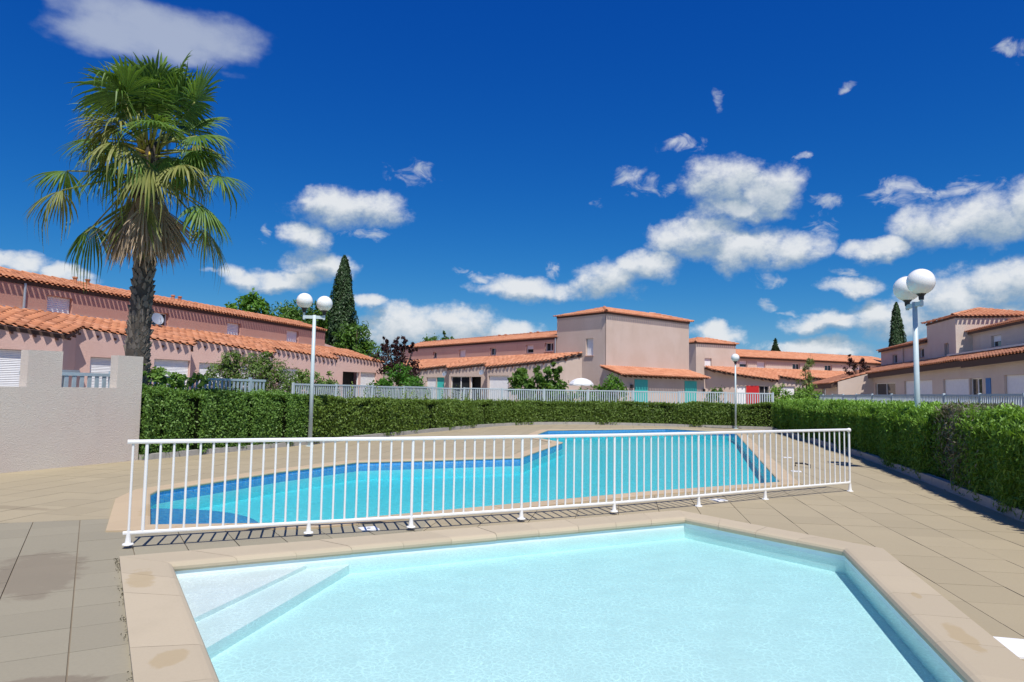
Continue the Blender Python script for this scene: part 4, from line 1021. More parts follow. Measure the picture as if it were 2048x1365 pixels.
# tower
TF = Frame((6.03, 44.79), (12.8, 50.49)); TH = 6.78
_, P = wall(MF_(18.1, .02).xy, MF_(22.6, .02).xy, -.1, TH, TH, [(20.85 - 18.1, 21.52 - 18.1, 4.10, 5.22)], MT['pink_mid'], mroot, .2)
fill(P, mroot, (20.85 - 18.1, 21.52 - 18.1, 4.10, 5.22), 'shut', True, .2, .07)
wall(TF(0, 0).xy, TF(8.85, 0).xy, -.1, TH, TH, [], MT['pink_mid'], mroot)
part('end_walls', [TF(8.85, 0, -.1), TF(8.85, 0, TH), TF(8.85, -4.5, TH), TF(8.85, -4.5, -.1), TF(0, -4.5, -.1), TF(0, -4.5, TH)], [(0, 1, 2, 3), (3, 2, 5, 4)], MT['pink_mid'], mroot)
def hip_roof(fr, root, L_, D_, z, slope, oh, mat, sp=.23, row=.40):
    """four-sided low roof over the rectangle u 0..L, w 0..-D; tiles on the u face and the two flanks"""
    roof = link(bpy.data.objects.new('tower_roof', None)); roof.parent = root
    half = min(D_, L_) / 2 + oh
    sides = [(fr(-oh, oh), fr.U, fr.N, L_ + 2 * oh), (fr(-oh, -D_ - oh), fr.N, -fr.U, D_ + 2 * oh), (fr(L_ + oh, oh), -fr.N, fr.U, D_ + 2 * oh), (fr(L_ + oh, -D_ - oh), -fr.U, -fr.N, L_ + 2 * oh)]
    ts = TileSet(); cosf = 1 / math.sqrt(1 + slope ** 2)
    for (o, U_, N_, LL) in sides:
        n = round(LL / sp); s = LL / n; U3 = Vector((U_.x, U_.y, 0)); Sd = Vector((-N_.x, -N_.y, slope)).normalized()
        for i in range(n):
            a = (i + .5) * s; dmax = min(a, LL - a, half)
            for j in range(max(1, math.ceil(dmax / (row * cosf)))):
                d = j * row * cosf
                q = o.xy + U_ * a - N_ * d; L2 = min(row * 1.15, (dmax - d) / cosf + .06)
                if L2 < .1: continue
                ts.add(Vector((q.x, q.y, z + .09 + slope * d)), U3, Sd, s * .34, row * 1.15 if L2 > row else round(L2, 1) + .02)
        # bed under the tiles and eave board
        a0 = o.xy + U_ * .17 - N_ * .17; a1 = o.xy + U_ * (LL - .17) - N_ * .17; b0 = o.xy + U_ * half - N_ * half; b1 = o.xy + U_ * (LL - half) - N_ * half
        part('channel_tiles', [(*a0, z + .07 + slope * .1), (*a1, z + .07 + slope * .1), (*b1, z + .04 + slope * half), (*b0, z + .04 + slope * half)], [(0, 1, 2, 3)], mat, roof)
        c0_ = o.xy + U_ * .2 - N_ * .2; c1_ = o.xy + U_ * (LL - .2) - N_ * .2; e0 = c0_ + U_ * .3 - N_ * .3; e1 = c1_ - U_ * .3 - N_ * .3
        mb = MB(); V = [(*p_, z + dz) for dz in (.10, -.03) for p_ in (c0_, c1_, e1, e0)]; mb.add(V, [(0, 1, 2, 3), (7, 6, 5, 4), (0, 4, 5, 1), (1, 5, 6, 2), (2, 6, 7, 3), (3, 7, 4, 0)]); mb.build('eave_boarding', MT['soffit'], roof)
    ts.build(roof, mat)
    for c, dr in ((fr(-oh, oh), fr.U - fr.N), (fr(L_ + oh, oh), -fr.U - fr.N)):
        rt = TileSet(); dn = Vector((dr.x, dr.y, slope)).normalized(); sd_ = dn.cross(Vector((0, 0, 1))).normalized()
        for k in range(int(half * 1.414 / .4)): rt.add(Vector((c.x, c.y, z + .14)) + dn * k * .4, sd_, dn, .11, .46)
        rt.build(roof, mat)
hip_roof(TF, mroot, 8.85, 4.5, TH, .27, .25, MT['tile_far'])
# lean-to against the tower
ltroof = link(bpy.data.objects.new('lean_to_roof', None)); ltroof.parent = mroot
zl_ = lambda w: 3.38 - .3 * w
ts = TileSet(); slope_roof(TF, ltroof, ts, -.55, 8.75, lambda u: 1.93, zl_, .3, .27, .42, lambda u: 0., MT['tile_far'], .1); ts.build(ltroof, MT['tile_far']); soffit(TF, ltroof, [(-.5, 1.93), (8.7, 1.93)], zl_, 0., short=.2)
_, P = wall(TF(-.3, 1.45).xy, TF(8.6, 1.45).xy, -.1, zl_(1.45) - .05, zl_(1.45) - .05, [(1.38, 2.67, -.1, 2.55), (6.61, 7.98, -.1, 2.57)], MT['pink_mid'], mroot, .1)
fill(P, mroot, (1.38, 2.67, -.1, 2.55), 'shutter_tp', False, .1); fill(P, mroot, (6.61, 7.98, -.1, 2.57), 'shutter_tp', False, .1)
for u in (-.3, 8.6): part('lean_to_end', [TF(u, 0, -.1), TF(u, 1.45, -.1), TF(u, 1.45, zl_(1.45) - .05), TF(u, 0, zl_(0) - .05)], [(0, 1, 2, 3)], MT['pink_mid'], mroot)
u = 0.
while u < 8.5:
    V = [TF(u + du, w, zl_(w) + dz) for w in (1.4, 1.72) for du in (-.04, .04) for dz in (-.12, -.22)]; mb = MB(); mb.add(V, [(0, 1, 3, 2), (4, 6, 7, 5), (0, 4, 5, 1), (2, 3, 7, 6), (0, 2, 6, 4), (1, 5, 7, 3)]); mb.build('rafter_end', MT['rafter'], ltroof); u += .5
def wall_lantern(fr, u, w, z, root):
    c = fr(u, w + .08, z); mb = MB(); mb.box(c, (.07, .07, .11), basis(fr.U)); mb.box(fr(u, w + .02, z), (.04, .03, .05), basis(fr.U)); mb.build('wall_lantern', MT['blk'], root)
wall_lantern(TF, 8.45, 1.45, 1.95, mroot); wall_lantern(TF, .75, 1.45, 2.1, mroot)
dish(MF_, 9.0, 3.05, 2.95, .2, 'grey white dish on the middle row facade above the turquoise door'); dish(MF_, 13.4, 2.9, 3.0, .2, 'grey white dish on the middle row facade above the dark doorway')

# --- far row: small tower and wing ---------------------------------------
FF = Frame((21.69, 67.05), (36.11, 74.25))
froot = thing('terraced_houses', (24, 66, 0), 'distant pale pink row with a small tower and a red door', 'houses')
upper_storey(FF, froot, -.3, 24.0, 0, 4.3, 5.34, [(.2, 1.23, 4.38, 5.0, 'half'), (2.47, 3.61, 4.36, 5.0, 'shut'), (7.31, 8.37, 4.25, 4.95, 'glass'), (11.94, 13.07, 4.25, 4.95, 'glass'), (16.5, 17.6, 4.25, 4.95, 'shut')], MT['pink_mid'], MT['tile_far'], .26, .38, 3.0)
_, P = wall(FF(-5.2, .02).xy, FF(-.3, .02).xy, -.1, 6.42, 6.42, [(1.04, 1.89, 4.05, 5.08)], MT['pink_mid'], froot, .2); fill(P, froot, (1.04, 1.89, 4.05, 5.08), 'shut', True, .2, .08)
part('end_walls', [FF(-5.2, 0, -.1), FF(-5.2, 0, 6.42), FF(-5.2, -4.5, 6.42), FF(-5.2, -4.5, -.1), FF(-.3, 0, -.1), FF(-.3, 0, 6.42), FF(-.3, -4.5, 6.42), FF(-.3, -4.5, -.1)], [(0, 1, 2, 3), (4, 5, 6, 7), (3, 2, 6, 7)], MT['pink_mid'], froot)
hip_roof(Frame(FF(-5.2, 0).xy, FF(-.3, 0).xy), froot, 4.9, 4.5, 6.42, .27, .25, MT['tile_far'], .26)
ftips = [(-4.1, 1.05), (-2.5, 2.4), (1.1, 4.0), (2.6, 2.46), (5.0, 3.75), (6.5, 2.45), (10.5, 3.7), (12.0, 2.4), (16, 3.6), (17.5, 2.4), (21, 3.4)]
fwalls = [(-4.0, 0.), (-2.2, 1.95), (1.0, 3.55), (2.5, 2.0), (4.8, 3.3), (6.3, 1.95), (10.2, 3.2), (11.8, 1.9), (15.8, 3.1), (17.3, 1.9), (21, 3.0)]
lower_storey(FF, froot, ftips, fwalls, 4.3, .3, {1: [(.11, .93, -.1, 2.55, 'shut'), (.95, 2.12, -.1, 2.56, 'shutter_rp'), (2.15, 3.05, -.1, 2.57, 'glass')], 3: [(.6, 2.0, -.1, 2.6, 'shut')], 5: [(1, 2.6, -.1, 2.6, 'glass2')]}, MT['pink_mid'], MT['tile_far'], .33, .44, 0, .75)

# --- right row ------------------------------------------------------------
RF = Frame((31.49, 59.6), (25.82, 35.2))
rroot = thing('terraced_houses', (26, 45, 0), 'shaded beige row house with a low tower along the right edge', 'houses')
upper_storey(RF, rroot, 0, 11.3, 0, 4.3, 5.62, [(3.22, 4.5, 4.42, 5.1, 'glass'), (9.5, 10.6, 4.55, 5.2, 'glass')], MT['beige_r'], MT['tile_far'], .24, .36, 2.0)
upper_storey(RF, rroot, 16.4, 40, -.9, 4.3, 5.80, [(19.04, 20.32, 4.66, 5.33, 'half'), (25.5, 26.7, 4.66, 5.33, 'shut')], MT['beige_r'], MT['tile_far'], .24, .42, 2.0)
_, P = wall(RF(11.3, .02).xy, RF(16.4, .02).xy, -.1, 6.72, 6.72, [(3.14, 3.9, 4.40, 5.22)], MT['beige_r'], rroot, .25); fill(P, rroot, (3.14, 3.9, 4.40, 5.22), 'glass', False, .25)
part('end_walls', [RF(11.3, 0, -.1), RF(11.3, 0, 6.72), RF(11.3, -5, 6.72), RF(11.3, -5, -.1), RF(16.4, 0.02, -.1), RF(16.4, 0.02, 6.72), RF(16.4, -5, 6.72), RF(16.4, -5, -.1)], [(0, 1, 2, 3), (4, 5, 6, 7), (3, 2, 6, 7)], MT['beige_r'], rroot)
hip_roof(Frame(RF(11.3, 0).xy, RF(16.4, 0).xy), rroot, 5.1, 5.0, 6.72, .27, .26, MT['tile_far'], .25)
rtips = [(-4.5, 5.4), (6.0, 5.35), (6.25, 2.77), (21.8, 1.58), (22.3, 2.05), (33, 1.25), (33.4, 2.0), (40, 1.4)]
rwalls = [(-4.2, 4.8), (6.2, 4.75), (6.3, 2.2), (21.7, 1.0), (22.2, 1.5), (33, .7), (33.3, 1.4), (40, .8)]
lower_storey(RF, rroot, rtips, rwalls, 4.3, .3, {0: [(4.4, 6.0, -.1, 2.6, 'dark')], 2: [(.25, 4.2, -.1, 2.72, 'glass2'), (5.74, 10.1, -.1, 2.8, 'shut'), (11.6, 14.9, -.1, 2.8, 'shut')], 4: [(-.0 + .1, 1.44, -.1, 2.75, 'curtain'), (1.86, 2.35, -.1, 2.72, 'shutter_bp'), (3.6, 5.83, -.1, 2.83, 'half'), (7.5, 9.6, -.1, 2.8, 'shut')]}, MT['beige_r'], MT['tile_far'], .30, .42, 0, 0, sthick=.34)
for u_, w_, z0_, z1_ in ((6.1, .07, 4.3, 5.6), (23.6, -.83, 4.4, 5.75)):
    q = RF(u_, w_); mb = MB(); mb.tube([(q.x, q.y, z0_), (q.x, q.y, z1_)], .05, 8); mb.build('downpipe', MT['beige_r'], rroot)
q = MF_(18.0, .07); mb = MB(); mb.tube([(q.x, q.y, 4.3), (q.x, q.y, 5.4)], .05, 8); mb.build('downpipe', MT['zinc'], mroot)
mb = MB(); mb.box(RF(6, .04, 4.30), (6, .03, .06), basis(RF.U)); mb.box(RF(28.2, .06, 4.34), (11.8, .5, .05), basis(RF.U)); mb.build('zinc_flashing', MT['zinc'], rroot)

# ------------------------------------------------------------------ trees and bushes
def crown_points(blobs, per, g, clump=.34, shell=.55, squash=1.):
    P = []; N = []
    for (x, y, z, rx, ry, rz, wgt) in blobs:
        nc = max(4, int(per * wgt / 26)); d = g.normal(0, 1, (nc, 3)); d /= np.linalg.norm(d, axis=1)[:, None]
        rad = (shell + (1 - shell) * g.random(nc) ** .5)[:, None] * (1 + .12 * g.normal(0, 1, (nc, 1)))
        C_ = np.array([x, y, z]) + d * rad * np.array([rx, ry, rz]); k = 26
        off = g.normal(0, 1, (nc, k, 3)) * clump * min(rx, ry, rz) * .42
        pts = (C_[:, None, :] + off).reshape(-1, 3); nm = (off + d[:, None, :] * .25 * clump).reshape(-1, 3); nm /= np.linalg.norm(nm, axis=1)[:, None] + 1e-9; nm[:, 2] += .35
        P.append(pts); N.append(nm)
    P = np.concatenate(P); N = np.concatenate(N); m_ = P[:, 2] > .03; return P[m_], N[m_]
def tree(name, base, blobs, per, size, aspect, mat, label, cat, seed, trunk_r=.1, clump=.34, up=.2, limbs=6, group=None, shell=.55, trunk=True, leaf2=None):
    g = np.random.default_rng(seed); root = thing(name, (base[0], base[1], 0), label, cat, group)
    P, N = crown_points(blobs, per, g, clump, shell)
    sz = np.full(len(P), size)
    if leaf2:
        q = g.random(len(P)) < leaf2[1]; leaf_mesh('blossom', P[q], N[q], sz[q] * leaf2[2], aspect, MT[leaf2[0]], root, up, seed=seed + 1, kind='stuff'); P, N, sz = P[~q], N[~q], sz[~q]
    leaf_mesh('crown', P, N, sz, aspect, MT[mat], root, up, seed=seed, kind='stuff')
    if trunk:
        cz = max(b_[2] for b_ in blobs); b0 = Vector((base[0], base[1], -.06)); mb = MB(); c_ = Vector(blobs[0][:3])
        low = min(b_[2] - b_[5] * .6 for b_ in blobs); fork = Vector((base[0], base[1], max(.15, low * .8)))
        mb.tube([b0, (b0 + fork) / 2 + Vector((trunk_r * .3, 0, 0)), fork], [trunk_r, trunk_r * .85, trunk_r * .75], 8)
        for k in range(limbs):
            bl_ = blobs[k % len(blobs)]; a = g.random() * 6.28; t_ = Vector((bl_[0] + math.cos(a) * bl_[3] * .75, bl_[1] + math.sin(a) * bl_[4] * .75, bl_[2] + bl_[5] * g.uniform(.0, .8)))
            md = fork.lerp(t_, .5) + Vector((0, 0, .15)); mb.tube([fork, md, t_], [trunk_r * .55, trunk_r * .35, trunk_r * .1], 6)
        mb.build('trunk', MT['wood'], root, True)
    return root
def cypress(base, z0, top, r_, label, seed, n=9000, size=.22, mat='cypress', name='cypress_tree', pw=.75):
    g = np.random.default_rng(seed); root = thing(name, (base[0], base[1], 0), label, 'tree'); h = top - z0
    t = g.random(n) ** 1.25; a = g.random(n) * 6.283
    prof_ = r_ * np.clip(np.minimum(t * 5 + .35, 1), 0, 1) * (1 - t) ** pw * (1 + .16 * np.sin(a * 3 + t * 14) + .10 * np.sin(a * 7 - t * 31))
    rr = prof_ * (1 - .35 * g.random(n) ** 2) + g.normal(0, .03, n)
    P = np.column_stack([base[0] + rr * np.cos(a), base[1] + rr * np.sin(a), z0 + t * h]); N = np.column_stack([np.cos(a), np.sin(a), np.full(n, .5)])
    leaf_mesh('crown', P, N, np.full(n, size), .35, MT[mat], root, 2.2, .5, seed, kind='stuff')
    V = []; F = []
    mb = MB(); mb.tube([(base[0], base[1], -.06), (base[0], base[1], z0 + h * .9)], [.16, .03], 8); mb.build('trunk', MT['wood'], root, True)
    mb = MB(); mb.lathe((base[0], base[1], z0), [(r_ * .25, .05 * h), (r_ * .72, .16 * h), (r_ * .55, .45 * h), (r_ * .3, .75 * h), (.03, .93 * h)], 14); mb.build('dark_core', MT['core'], root)
tree('broadleaf_tree', (-19.9, 52), [(-20.1, 52, 6.9, 1.2, 1.1, 1.5, 1), (-19.3, 52.2, 7.3, .9, .9, 1.3, .8), (-20.6, 52, 5.6, 1.4, 1.2, 1.4, .8)], 1500, .32, .55, 'tree_b', 'bright green broadleaf tree top above the left roof ridge', 'tree', 51, .2, .4)
tree('pine_tree', (-17.0, 53), [(-17.4, 53, 6.6, 1.6, 1.5, 1.5, 1), (-16.3, 53.4, 6.3, 1.5, 1.4, 1.5, 1), (-18.4, 53.4, 5.9, 1.2, 1.2, 1.2, .7)], 1700, .34, .3, 'tree', 'dark green rounded tree behind the left roof, left of the cypress', 'tree', 52, .2, .35, 1.)
tree('pine_tree', (-14.6, 54), [(-14.7, 54, 6.7, 1.5, 1.4, 1.7, 1), (-13.9, 54, 6.0, 1.3, 1.3, 1.5, 1), (-15.6, 54.4, 6.3, 1.2, 1.2, 1.4, .7)], 1500, .34, .3, 'tree', 'dark green tree between the double lamp globes and the cypress', 'tree', 53, .2, .35, 1.)
cypress((-12.2, 50), .8, 11.25, 1.52, 'tall dark cypress rising behind the end of the left houses', 54, 26000, .2, pw=.6)
tree('broadleaf_tree', (-10.8, 48.6), [(-10.9, 48.6, 4.6, 1.1, 1.1, 1.7, 1), (-10.0, 48.6, 3.7, .9, .9, 1.5, .8), (-11.7, 48.4, 4.0, .8, .9, 1.6, .8), (-9.6, 48.8, 3.0, .7, .8, 1.3, .5)], 2000, .27, .35, 'tree', 'leafy green tree at the right foot of the cypress', 'tree', 55, .15, .34, 1.4)
tree('plum_tree', (-7.0, 44), [(-7.6, 44, 3.6, .9, .8, .8, 1), (-6.8, 44, 3.0, .9, .8, .7, 1), (-8.0, 44, 4.5, .18, .2, .6, .3), (-7.3, 44, 4.6, .18, .2, .55, .3), (-6.85, 44, 4.6, .2, .2, .6, .35), (-6.35, 44, 4.3, .35, .2, .35, .3), (-6.4, 44, 2.4, .5, .5, .6, .4)], 900, .22, .4, 'plum', 'dark purple leaved plum tree between the left and middle houses', 'tree', 56, .1, .4, .8, 14)
tree('garden_bush', (-6.1, 38.2), [(-6.1, 38.2, 1.5, 1.25, 1.0, 1.4, 1), (-7.0, 38.0, 1.2, .8, .8, 1.0, .6), (-5.1, 38.2, 1.2, .7, .7, 1.0, .5)], 2600, .19, .5, 'bush', 'rounded fresh green bush behind the picket fence below the plum tree', 'bush', 57, .05, .3)
tree('oleander_bush', (-9.2, 24.3), [(-9.9, 24.0, 1.5, .6, .5, 1.05, 1), (-9.1, 24.3, 1.7, .65, .6, 1.0, 1), (-8.3, 24.8, 1.6, .6, .6, .85, 1), (-8.7, 24.6, 2.5, .25, .25, .45, .3), (-9.6, 24, 2.5, .3, .25, .4, .3)], 4600, .13, .26, 'oleander', 'tall straggly bush with faded mauve blossom in front of the left houses', 'bush', 58, .04, .36, .9, 12, leaf2=('blossom', .17, .9))
tree('garden_bush', (-7.9, 27.2), [(-8.0, 27.2, 1.4, .7, .6, .85, 1), (-7.3, 27.6, 1.4, .5, .5, .75, .7)], 3000, .14, .35, 'oleander', 'green bush behind the left end of the picket fence', 'bush', 59, .04, .34)
tree('climbing_plant', (-8.35, 16.5), [(-8.35, 16.5, 1.75, .25, .25, .3, 1), (-8.05, 16.9, 1.65, .2, .2, .3, .7), (-8.5, 16.2, 1.9, .1, .12, .35, .4), (-7.75, 17.4, 1.75, .25, .2, .2, .5)], 420, .11, .7, 'hedge_l', 'dark climbing plant topping the hedge beside the wall pier', 'plant', 60, .02, .5)
tree('broadleaf_tree', (-9.0, 76), [(-9.0, 76, 6.6, .8, .8, 1.0, 1), (-8.3, 76, 6.4, .5, .5, .8, .6)], 800, .3, .4, 'tree', 'small tree top peeping over the middle roof, left of its pair', 'tree', 61, .12, .45, .9, 6)
tree('broadleaf_tree', (-7.0, 76), [(-7.2, 76, 6.5, .7, .7, .9, 1), (-7.4, 76, 7.6, .15, .15, .7, .25), (-6.5, 76, 6.9, .4, .4, .7, .4)], 800, .3, .4, 'tree', 'small spiky tree top peeping over the middle roof, right of its pair', 'tree', 62, .12, .4, .9, 6)
tree('broadleaf_shrub', (1.5, 41), [(.6, 41, 1.8, .75, .6, .9, 1), (1.7, 41, 1.6, .8, .6, 1.0, 1), (2.3, 41, 2.5, .45, .4, .7, .5), (2.9, 41.1, 1.5, .6, .5, .8, .6), (2.65, 41, 3.1, .25, .2, .4, .25), (.5, 41, 2.6, .35, .3, .5, .35), (1.5, 41, 2.9, .15, .15, .5, .2)], 900, .30, .45, 'bigleaf', 'large leaved loose shrub before the middle facade', 'shrub', 63, .05, .42, .5, 16)
tree('garden_bush', (5.5, 41), [(5.9, 41, 1.5, .85, .7, 1.1, 1), (5.0, 41, 1.2, .8, .7, .8, .8), (4.0, 41.2, 1.1, .6, .6, .8, .6)], 1700, .19, .4, 'tree_b', 'round green bush at the foot of the square tower', 'bush', 64, .05, .34)
tree('garden_bush', (12.6, 42.5), [(12.4, 42.5, 1.2, .75, .6, .85, 1)], 1100, .18, .4, 'tree', 'small clipped bush between the towers behind the picket fence', 'bush', 65, .04, .34)
tree('sapling', (21.1, 50), [(21.0, 50, 2.5, .55, .5, .9, 1), (21.2, 50, 3.6, .35, .3, .8, .6), (21.35, 50, 4.4, .18, .2, .45, .3), (20.7, 50, 1.5, .6, .5, .7, .6)], 520, .24, .22, 'sapling', 'slender yellow green sapling before the far row', 'tree', 66, .05, .5, 1.4, 14)
cypress((33.2, 88), 4.5, 8.75, 1.5, 'pointed dark conifer top behind the far roof', 67, 1600, .5, 'pine', 'conifer_tree', 1.1)
tree('plum_tree', (28.0, 56.5), [(27.4, 56.5, 4.0, .5, .4, .6, 1), (28.4, 56.5, 3.9, .5, .4, .5, .7), (27.3, 56.5, 4.8, .2, .2, .3, .3), (28.3, 56.5, 4.6, .2, .2, .3, .3)], 300, .25, .3, 'plum', 'thin reddish sapling in front of the far roof on the right', 'tree', 68, .05, .55, 1., 10)
cypress((41.4, 75), 1., 11.9, 1.3, 'dark cypress behind the right houses', 69, 12000, .28, pw=.6)
tree('garden_bush', (15.9, 40), [(15.3, 40, 1.2, .7, .6, .95, 1), (16.6, 39.5, 1.3, .7, .6, .9, 1), (17.5, 41, 1.2, .8, .6, .8, .8)], 1500, .2, .3, 'hedge_r', 'feathery green bush in the gap between the two picket fences', 'bush', 70, .04, .36, 1.)

# ------------------------------------------------------------------ garden parasol
pa = thing('parasol', (4.25, 42.6, 0), 'white domed garden parasol behind the bushes by the tower', 'parasol')
mb = MB(); mb.tube([(4.25, 42.6, -.05), (4.25, 42.6, 2.5)], .025, 8); mb.build('pole', MT['white'], pa)
V = []; F = []; nr = 16
for i, (rr, z) in enumerate([(.02, 2.55), (.32, 2.5), (.58, 2.38), (.74, 2.2), (.76, 2.1)]):
    for k in range(nr): q = 1 - .06 * (k % 2) * (i / 4); V.append((4.25 + rr * q * math.cos(2 * math.pi * k / nr), 42.6 + rr * q * math.sin(2 * math.pi * k / nr), z - .03 * (k % 2) * i / 4))
for i in range(4):
    for k in range(nr): F.append((i * nr + k, i * nr + (k + 1) % nr, (i + 1) * nr + (k + 1) % nr, (i + 1) * nr + k))
part('canopy', V, F, MT['white'], pa, False)

# ------------------------------------------------------------------ fan palm
PB = Vector((-8.80, 16.3, 0)); PTOP = Vector((-8.69, 16.3, 7.4))
palm = thing('palm_tree', (PB.x, PB.y, 0), 'tall fan palm with green crown and dry skirt behind the left wall', 'tree')
trunk_r = lambda t: .235 + .16 * max(0, 1 - t * 1.9) ** 1.6 - .02 * t
axis = lambda t: PB.lerp(PTOP, t) + Vector((.05 * math.sin(t * 3), 0, 0))
mb = MB(); mb.tube([axis(i / 24) + Vector((0, 0, -.06 if i == 0 else 0)) for i in range(25)], [trunk_r(i / 24) * .95 for i in range(25)], 18); mb.build('trunk', MT['palm_bark'], palm, True)
g = random.Random(5); mb = MB()
rows = 62
for i in range(rows):
    t = .03 + .93 * i / rows; n = 11; r_ = trunk_r(t)
    for k in range(n):
        a = 2 * math.pi * (k + .5 * (i % 2)) / n + g.uniform(-.22, .22); c = axis(min(1., t + g.uniform(-.008, .008))); d = Vector((math.cos(a), math.sin(a), 0)); sd_ = Vector((-d.y, d.x, 0)); s_ = r_ * .27 * g.uniform(.45, 1.2)
        if g.random() < .22: continue
        base = c + d * r_ * .94; out = g.uniform(.01, .085)
        V = [base - sd_ * s_ + Vector((0, 0, -.045)), base + sd_ * s_ + Vector((0, 0, -.045)), base + d * .01 + sd_ * s_ * .25 + Vector((0, 0, -.10)), base + d * out + sd_ * s_ * .42 + Vector((0, 0, .06)), base + d * out - sd_ * s_ * .42 + Vector((0, 0, .06)), base + Vector((0, 0, .07)) - d * .02]
        mb.add(V, [(0, 2, 3, 4), (2, 1, 3), (1, 5, 3), (3, 5, 4), (4, 5, 0), (0, 1, 2)], g.random())
mb.build('leaf_bases', MT['palm_boot'], palm, kind='stuff')
def frond(az, el, pet, blade, droop, mat, stalk, spread=100, nseg=34, seed=0, curl=0., start=None, pr=.022, twist=0.):
    g = random.Random(seed); h = Vector((math.cos(az), math.sin(az), 0)); d = (h * math.cos(el) + Vector((0, 0, math.sin(el)))).normalized()
    st = start if start is not None else PTOP + h * .2 + Vector((0, 0, g.uniform(-.35, .15)))
    sag = Vector((0, 0, -1)); tip = st + d * pet + sag * pet * pet * .10; m1 = st + d * pet * .5 + sag * pet * pet * .03
    dt = ((tip - m1).normalized() + sag * .12 * max(0., math.cos(el))).normalized()
    mb = MB(); mb.tube([st, m1, tip], [pr * 1.5, pr, pr * .8], 6); stem = mb.build('stalk', stalk, palm, True)
    side = dt.cross(Vector((0, 0, 1)));
    if side.length < .2: side = Vector((-h.y, h.x, 0))
    side.normalize(); up_ = side.cross(dt).normalized()
    if twist: R3_ = Matrix.Rotation(twist, 3, dt); side = R3_ @ side; up_ = R3_ @ up_
    V = []; F = []; rn = []
    for k in range(nseg):
        a = math.radians(-spread + 2 * spread * (k + .5) / nseg); L = blade * (1 - .22 * (abs(a) / 1.8) ** 2) * g.uniform(.9, 1.08)
        sdv = (dt * math.cos(a) + side * math.sin(a) + up_ * (.10 * math.cos(a * 2) + curl * abs(math.sin(a)))).normalized(); pv = (side * math.cos(a) - dt * math.sin(a)).normalized()
        da = math.radians(2 * spread / nseg) / 2
        b0 = len(V); gd = droop * g.uniform(.7, 1.35); flop = g.random() < .3
        for q, fr_ in enumerate((.04, .3, .55, .75, .9, 1.)):
            wd_ = min(math.tan(da) * L * fr_ * 1.05, .034 * blade) * (1 if fr_ < .6 else (1 - fr_) / .4 * .85 + .06)
            fl = gd * (fr_ ** 2.6) * L * (1.9 if flop else 1.)
            c = tip + sdv * L * fr_ + sag * fl
            if fl > L * .45: c -= sdv * (fl - L * .45) * .5
            V += [c - pv * wd_, c + up_ * wd_ * .55, c + pv * wd_]
        for q in range(5):
            F += [(b0 + 3 * q, b0 + 3 * q + 1, b0 + 3 * q + 4, b0 + 3 * q + 3), (b0 + 3 * q + 1, b0 + 3 * q + 2, b0 + 3 * q + 5, b0 + 3 * q + 4)]
        rr = g.random(); rn += [rr] * 10
    part('frond', V, F, mat, palm, False, rn)
D = math.radians
def scr(deg): return D(deg)      # azimuth: 0 = right, 180 = left, -90 = towards the deck
fid = 0
pr_ = random.Random(12)
for i in range(22):                # upright heart of the crown
    fid += 1; frond(i * 2.4 + pr_.uniform(-.4, .4), D(pr_.uniform(40, 87)), pr_.uniform(.9, 1.85), pr_.uniform(1.1, 1.35), pr_.uniform(.14, .42), MT['frond'], MT['petiole'], 105, 36, fid, pr_.uniform(-.1, .25), twist=pr_.uniform(-.5, .5))
for i in range(14):                # spreading ring
    fid += 1; frond(i * 2.4 + .7 + pr_.uniform(-.4, .4), D(pr_.uniform(4, 42)), pr_.uniform(.6, 1.1), pr_.uniform(.85, 1.02), pr_.uniform(.28, .5), MT['frond' if i % 4 else 'frond_old'], MT['petiole'], 105, 36, fid, pr_.uniform(-.3, .1), twist=pr_.uniform(-.5, .5))
for i in range(6):                # hanging collar below the ring
    fid += 1; frond(i * 2.4 + 1.3 + pr_.uniform(-.4, .4), D(pr_.uniform(-28, 8)), pr_.uniform(.55, .95), pr_.uniform(.85, 1.0), pr_.uniform(.5, .75), MT['frond' if i % 3 else 'frond_old'], MT['petiole'], 105, 34, fid, pr_.uniform(-.35, 0), PTOP + Vector((0, 0, -.35)), twist=pr_.uniform(-.4, .4))
low = PTOP + Vector((0, 0, -.75))
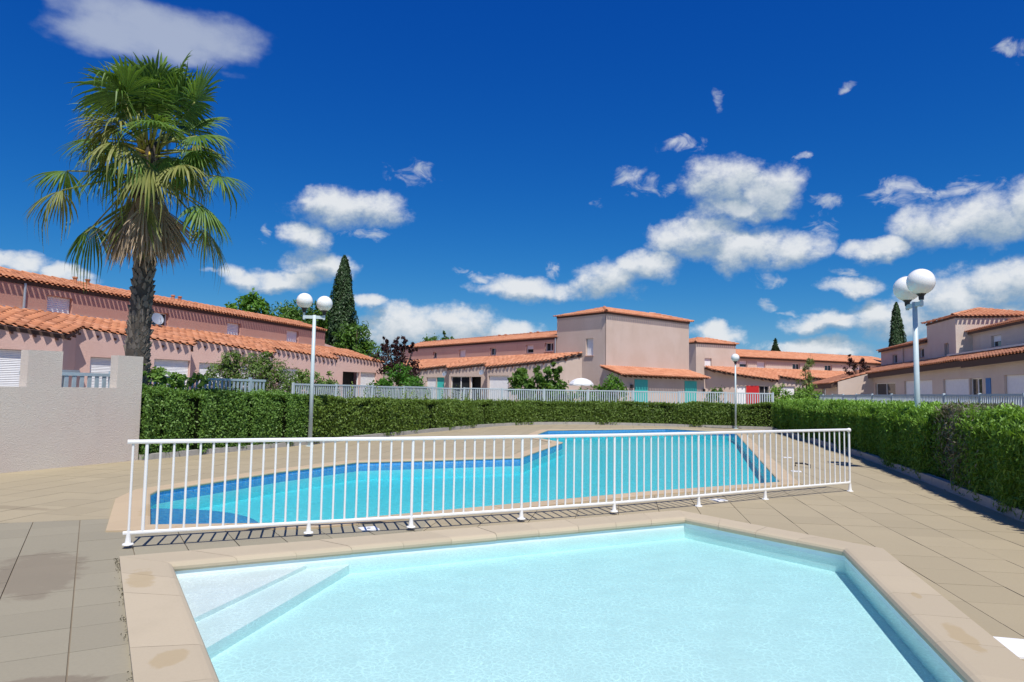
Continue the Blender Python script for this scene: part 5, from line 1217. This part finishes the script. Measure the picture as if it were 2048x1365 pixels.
for (a, e, pt, bl_, dr, mt, st) in [
    (182, 14, 1.75, .85, .45, 'frond', 'petiole'), (196, -8, 1.6, .85, .6, 'frond_old', 'petiole'), (172, -38, 1.5, .85, .6, 'frond', 'petiole'),
    (-4, 10, 1.55, .8, .45, 'frond', 'petiole'), (-14, -22, 1.45, .85, .5, 'frond', 'petiole'), (8, -40, 1.5, .85, .55, 'frond_old', 'petiole'),
    (-98, 0, .75, 1.0, .75, 'frond_old', 'petiole_y'), (-62, -30, .95, .9, .55, 'frond_old', 'petiole_y'), (-30, 12, 1.0, .9, .55, 'frond_old', 'petiole'),
    (120, -8, 1.3, .85, .5, 'frond', 'petiole'), (60, -10, 1.3, .85, .5, 'frond', 'petiole')]:
    fid += 1; frond(D(a), D(e), pt, bl_, dr, MT[mt], MT[st], 105, 34, fid, -.25, low + Vector((math.cos(D(a)) * .2, math.sin(D(a)) * .2, .45 if -120 < a < -50 else -.1)))
low2 = PTOP + Vector((0, 0, -.95))
for i, (a, e, pt, bl_, mt) in enumerate([(-100, -72, 1.0, 1.2, 'frond_dead'), (-60, -74, .95, 1.25, 'frond_dead'), (-135, -70, .9, 1.2, 'frond_dead'), (-85, -80, 1.1, 1.15, 'frond_old'), (-20, -74, 1.0, 1.2, 'frond_dead'), (180, -72, .95, 1.25, 'frond_dead'),
    (20, -76, 1.0, 1.2, 'frond_dead'), (150, -75, .9, 1.2, 'frond_dead'), (90, -78, 1., 1.1, 'frond_dead'), (-45, -80, 1.25, 1.1, 'frond_dead'), (-115, -81, 1.3, 1.1, 'frond_dead'), (50, -80, 1.2, 1.1, 'frond_dead'), (-75, -66, .9, 1.2, 'frond_dead'), (-150, -68, 1.1, 1.15, 'frond_dead'), (-5, -66, 1.05, 1.2, 'frond_dead'), (-100, -76, 1.6, 1.1, 'frond_dead'), (-50, -70, 1.5, 1.1, 'frond_dead'), (-125, -72, 1.5, 1.15, 'frond_dead')]):
    fid += 1; frond(D(a), D(e), pt * .42, bl_ * 1.2, .1, MT[mt], MT['petiole_y'] if i == 3 else MT['palm_boot'], 46, 22, fid, -.75, low2 + Vector((math.cos(D(a)) * .22, math.sin(D(a)) * .22, 0)))

# ------------------------------------------------------------------ weeds and grit in the joint beside the paddling pool coping
g = np.random.default_rng(91); a0 = np.array([-3.622, 6.642]); a1 = np.array([-1.712, 3.442]); tt = g.random(420) ** 1.0
keep = (np.sin(tt * 23) + np.sin(tt * 61 + 1) + g.normal(0, .6, 420)) > .1; tt = tt[keep]; n = len(tt)
P = np.column_stack([a0 + (a1 - a0) * tt[:, None] + np.array([-.86, -.51]) * np.abs(g.normal(.012, .018, n))[:, None], g.uniform(.002, .018, n)])
leaf_mesh('weeds', P, np.tile([-.5, -.4, .6], (n, 1)), np.full(n, .015), .5, MT['moss'], None, 1.2, seed=92, kind='stuff')
bpy.data.objects['weeds']['label'] = 'dry dark weeds in the joint beside the left coping'
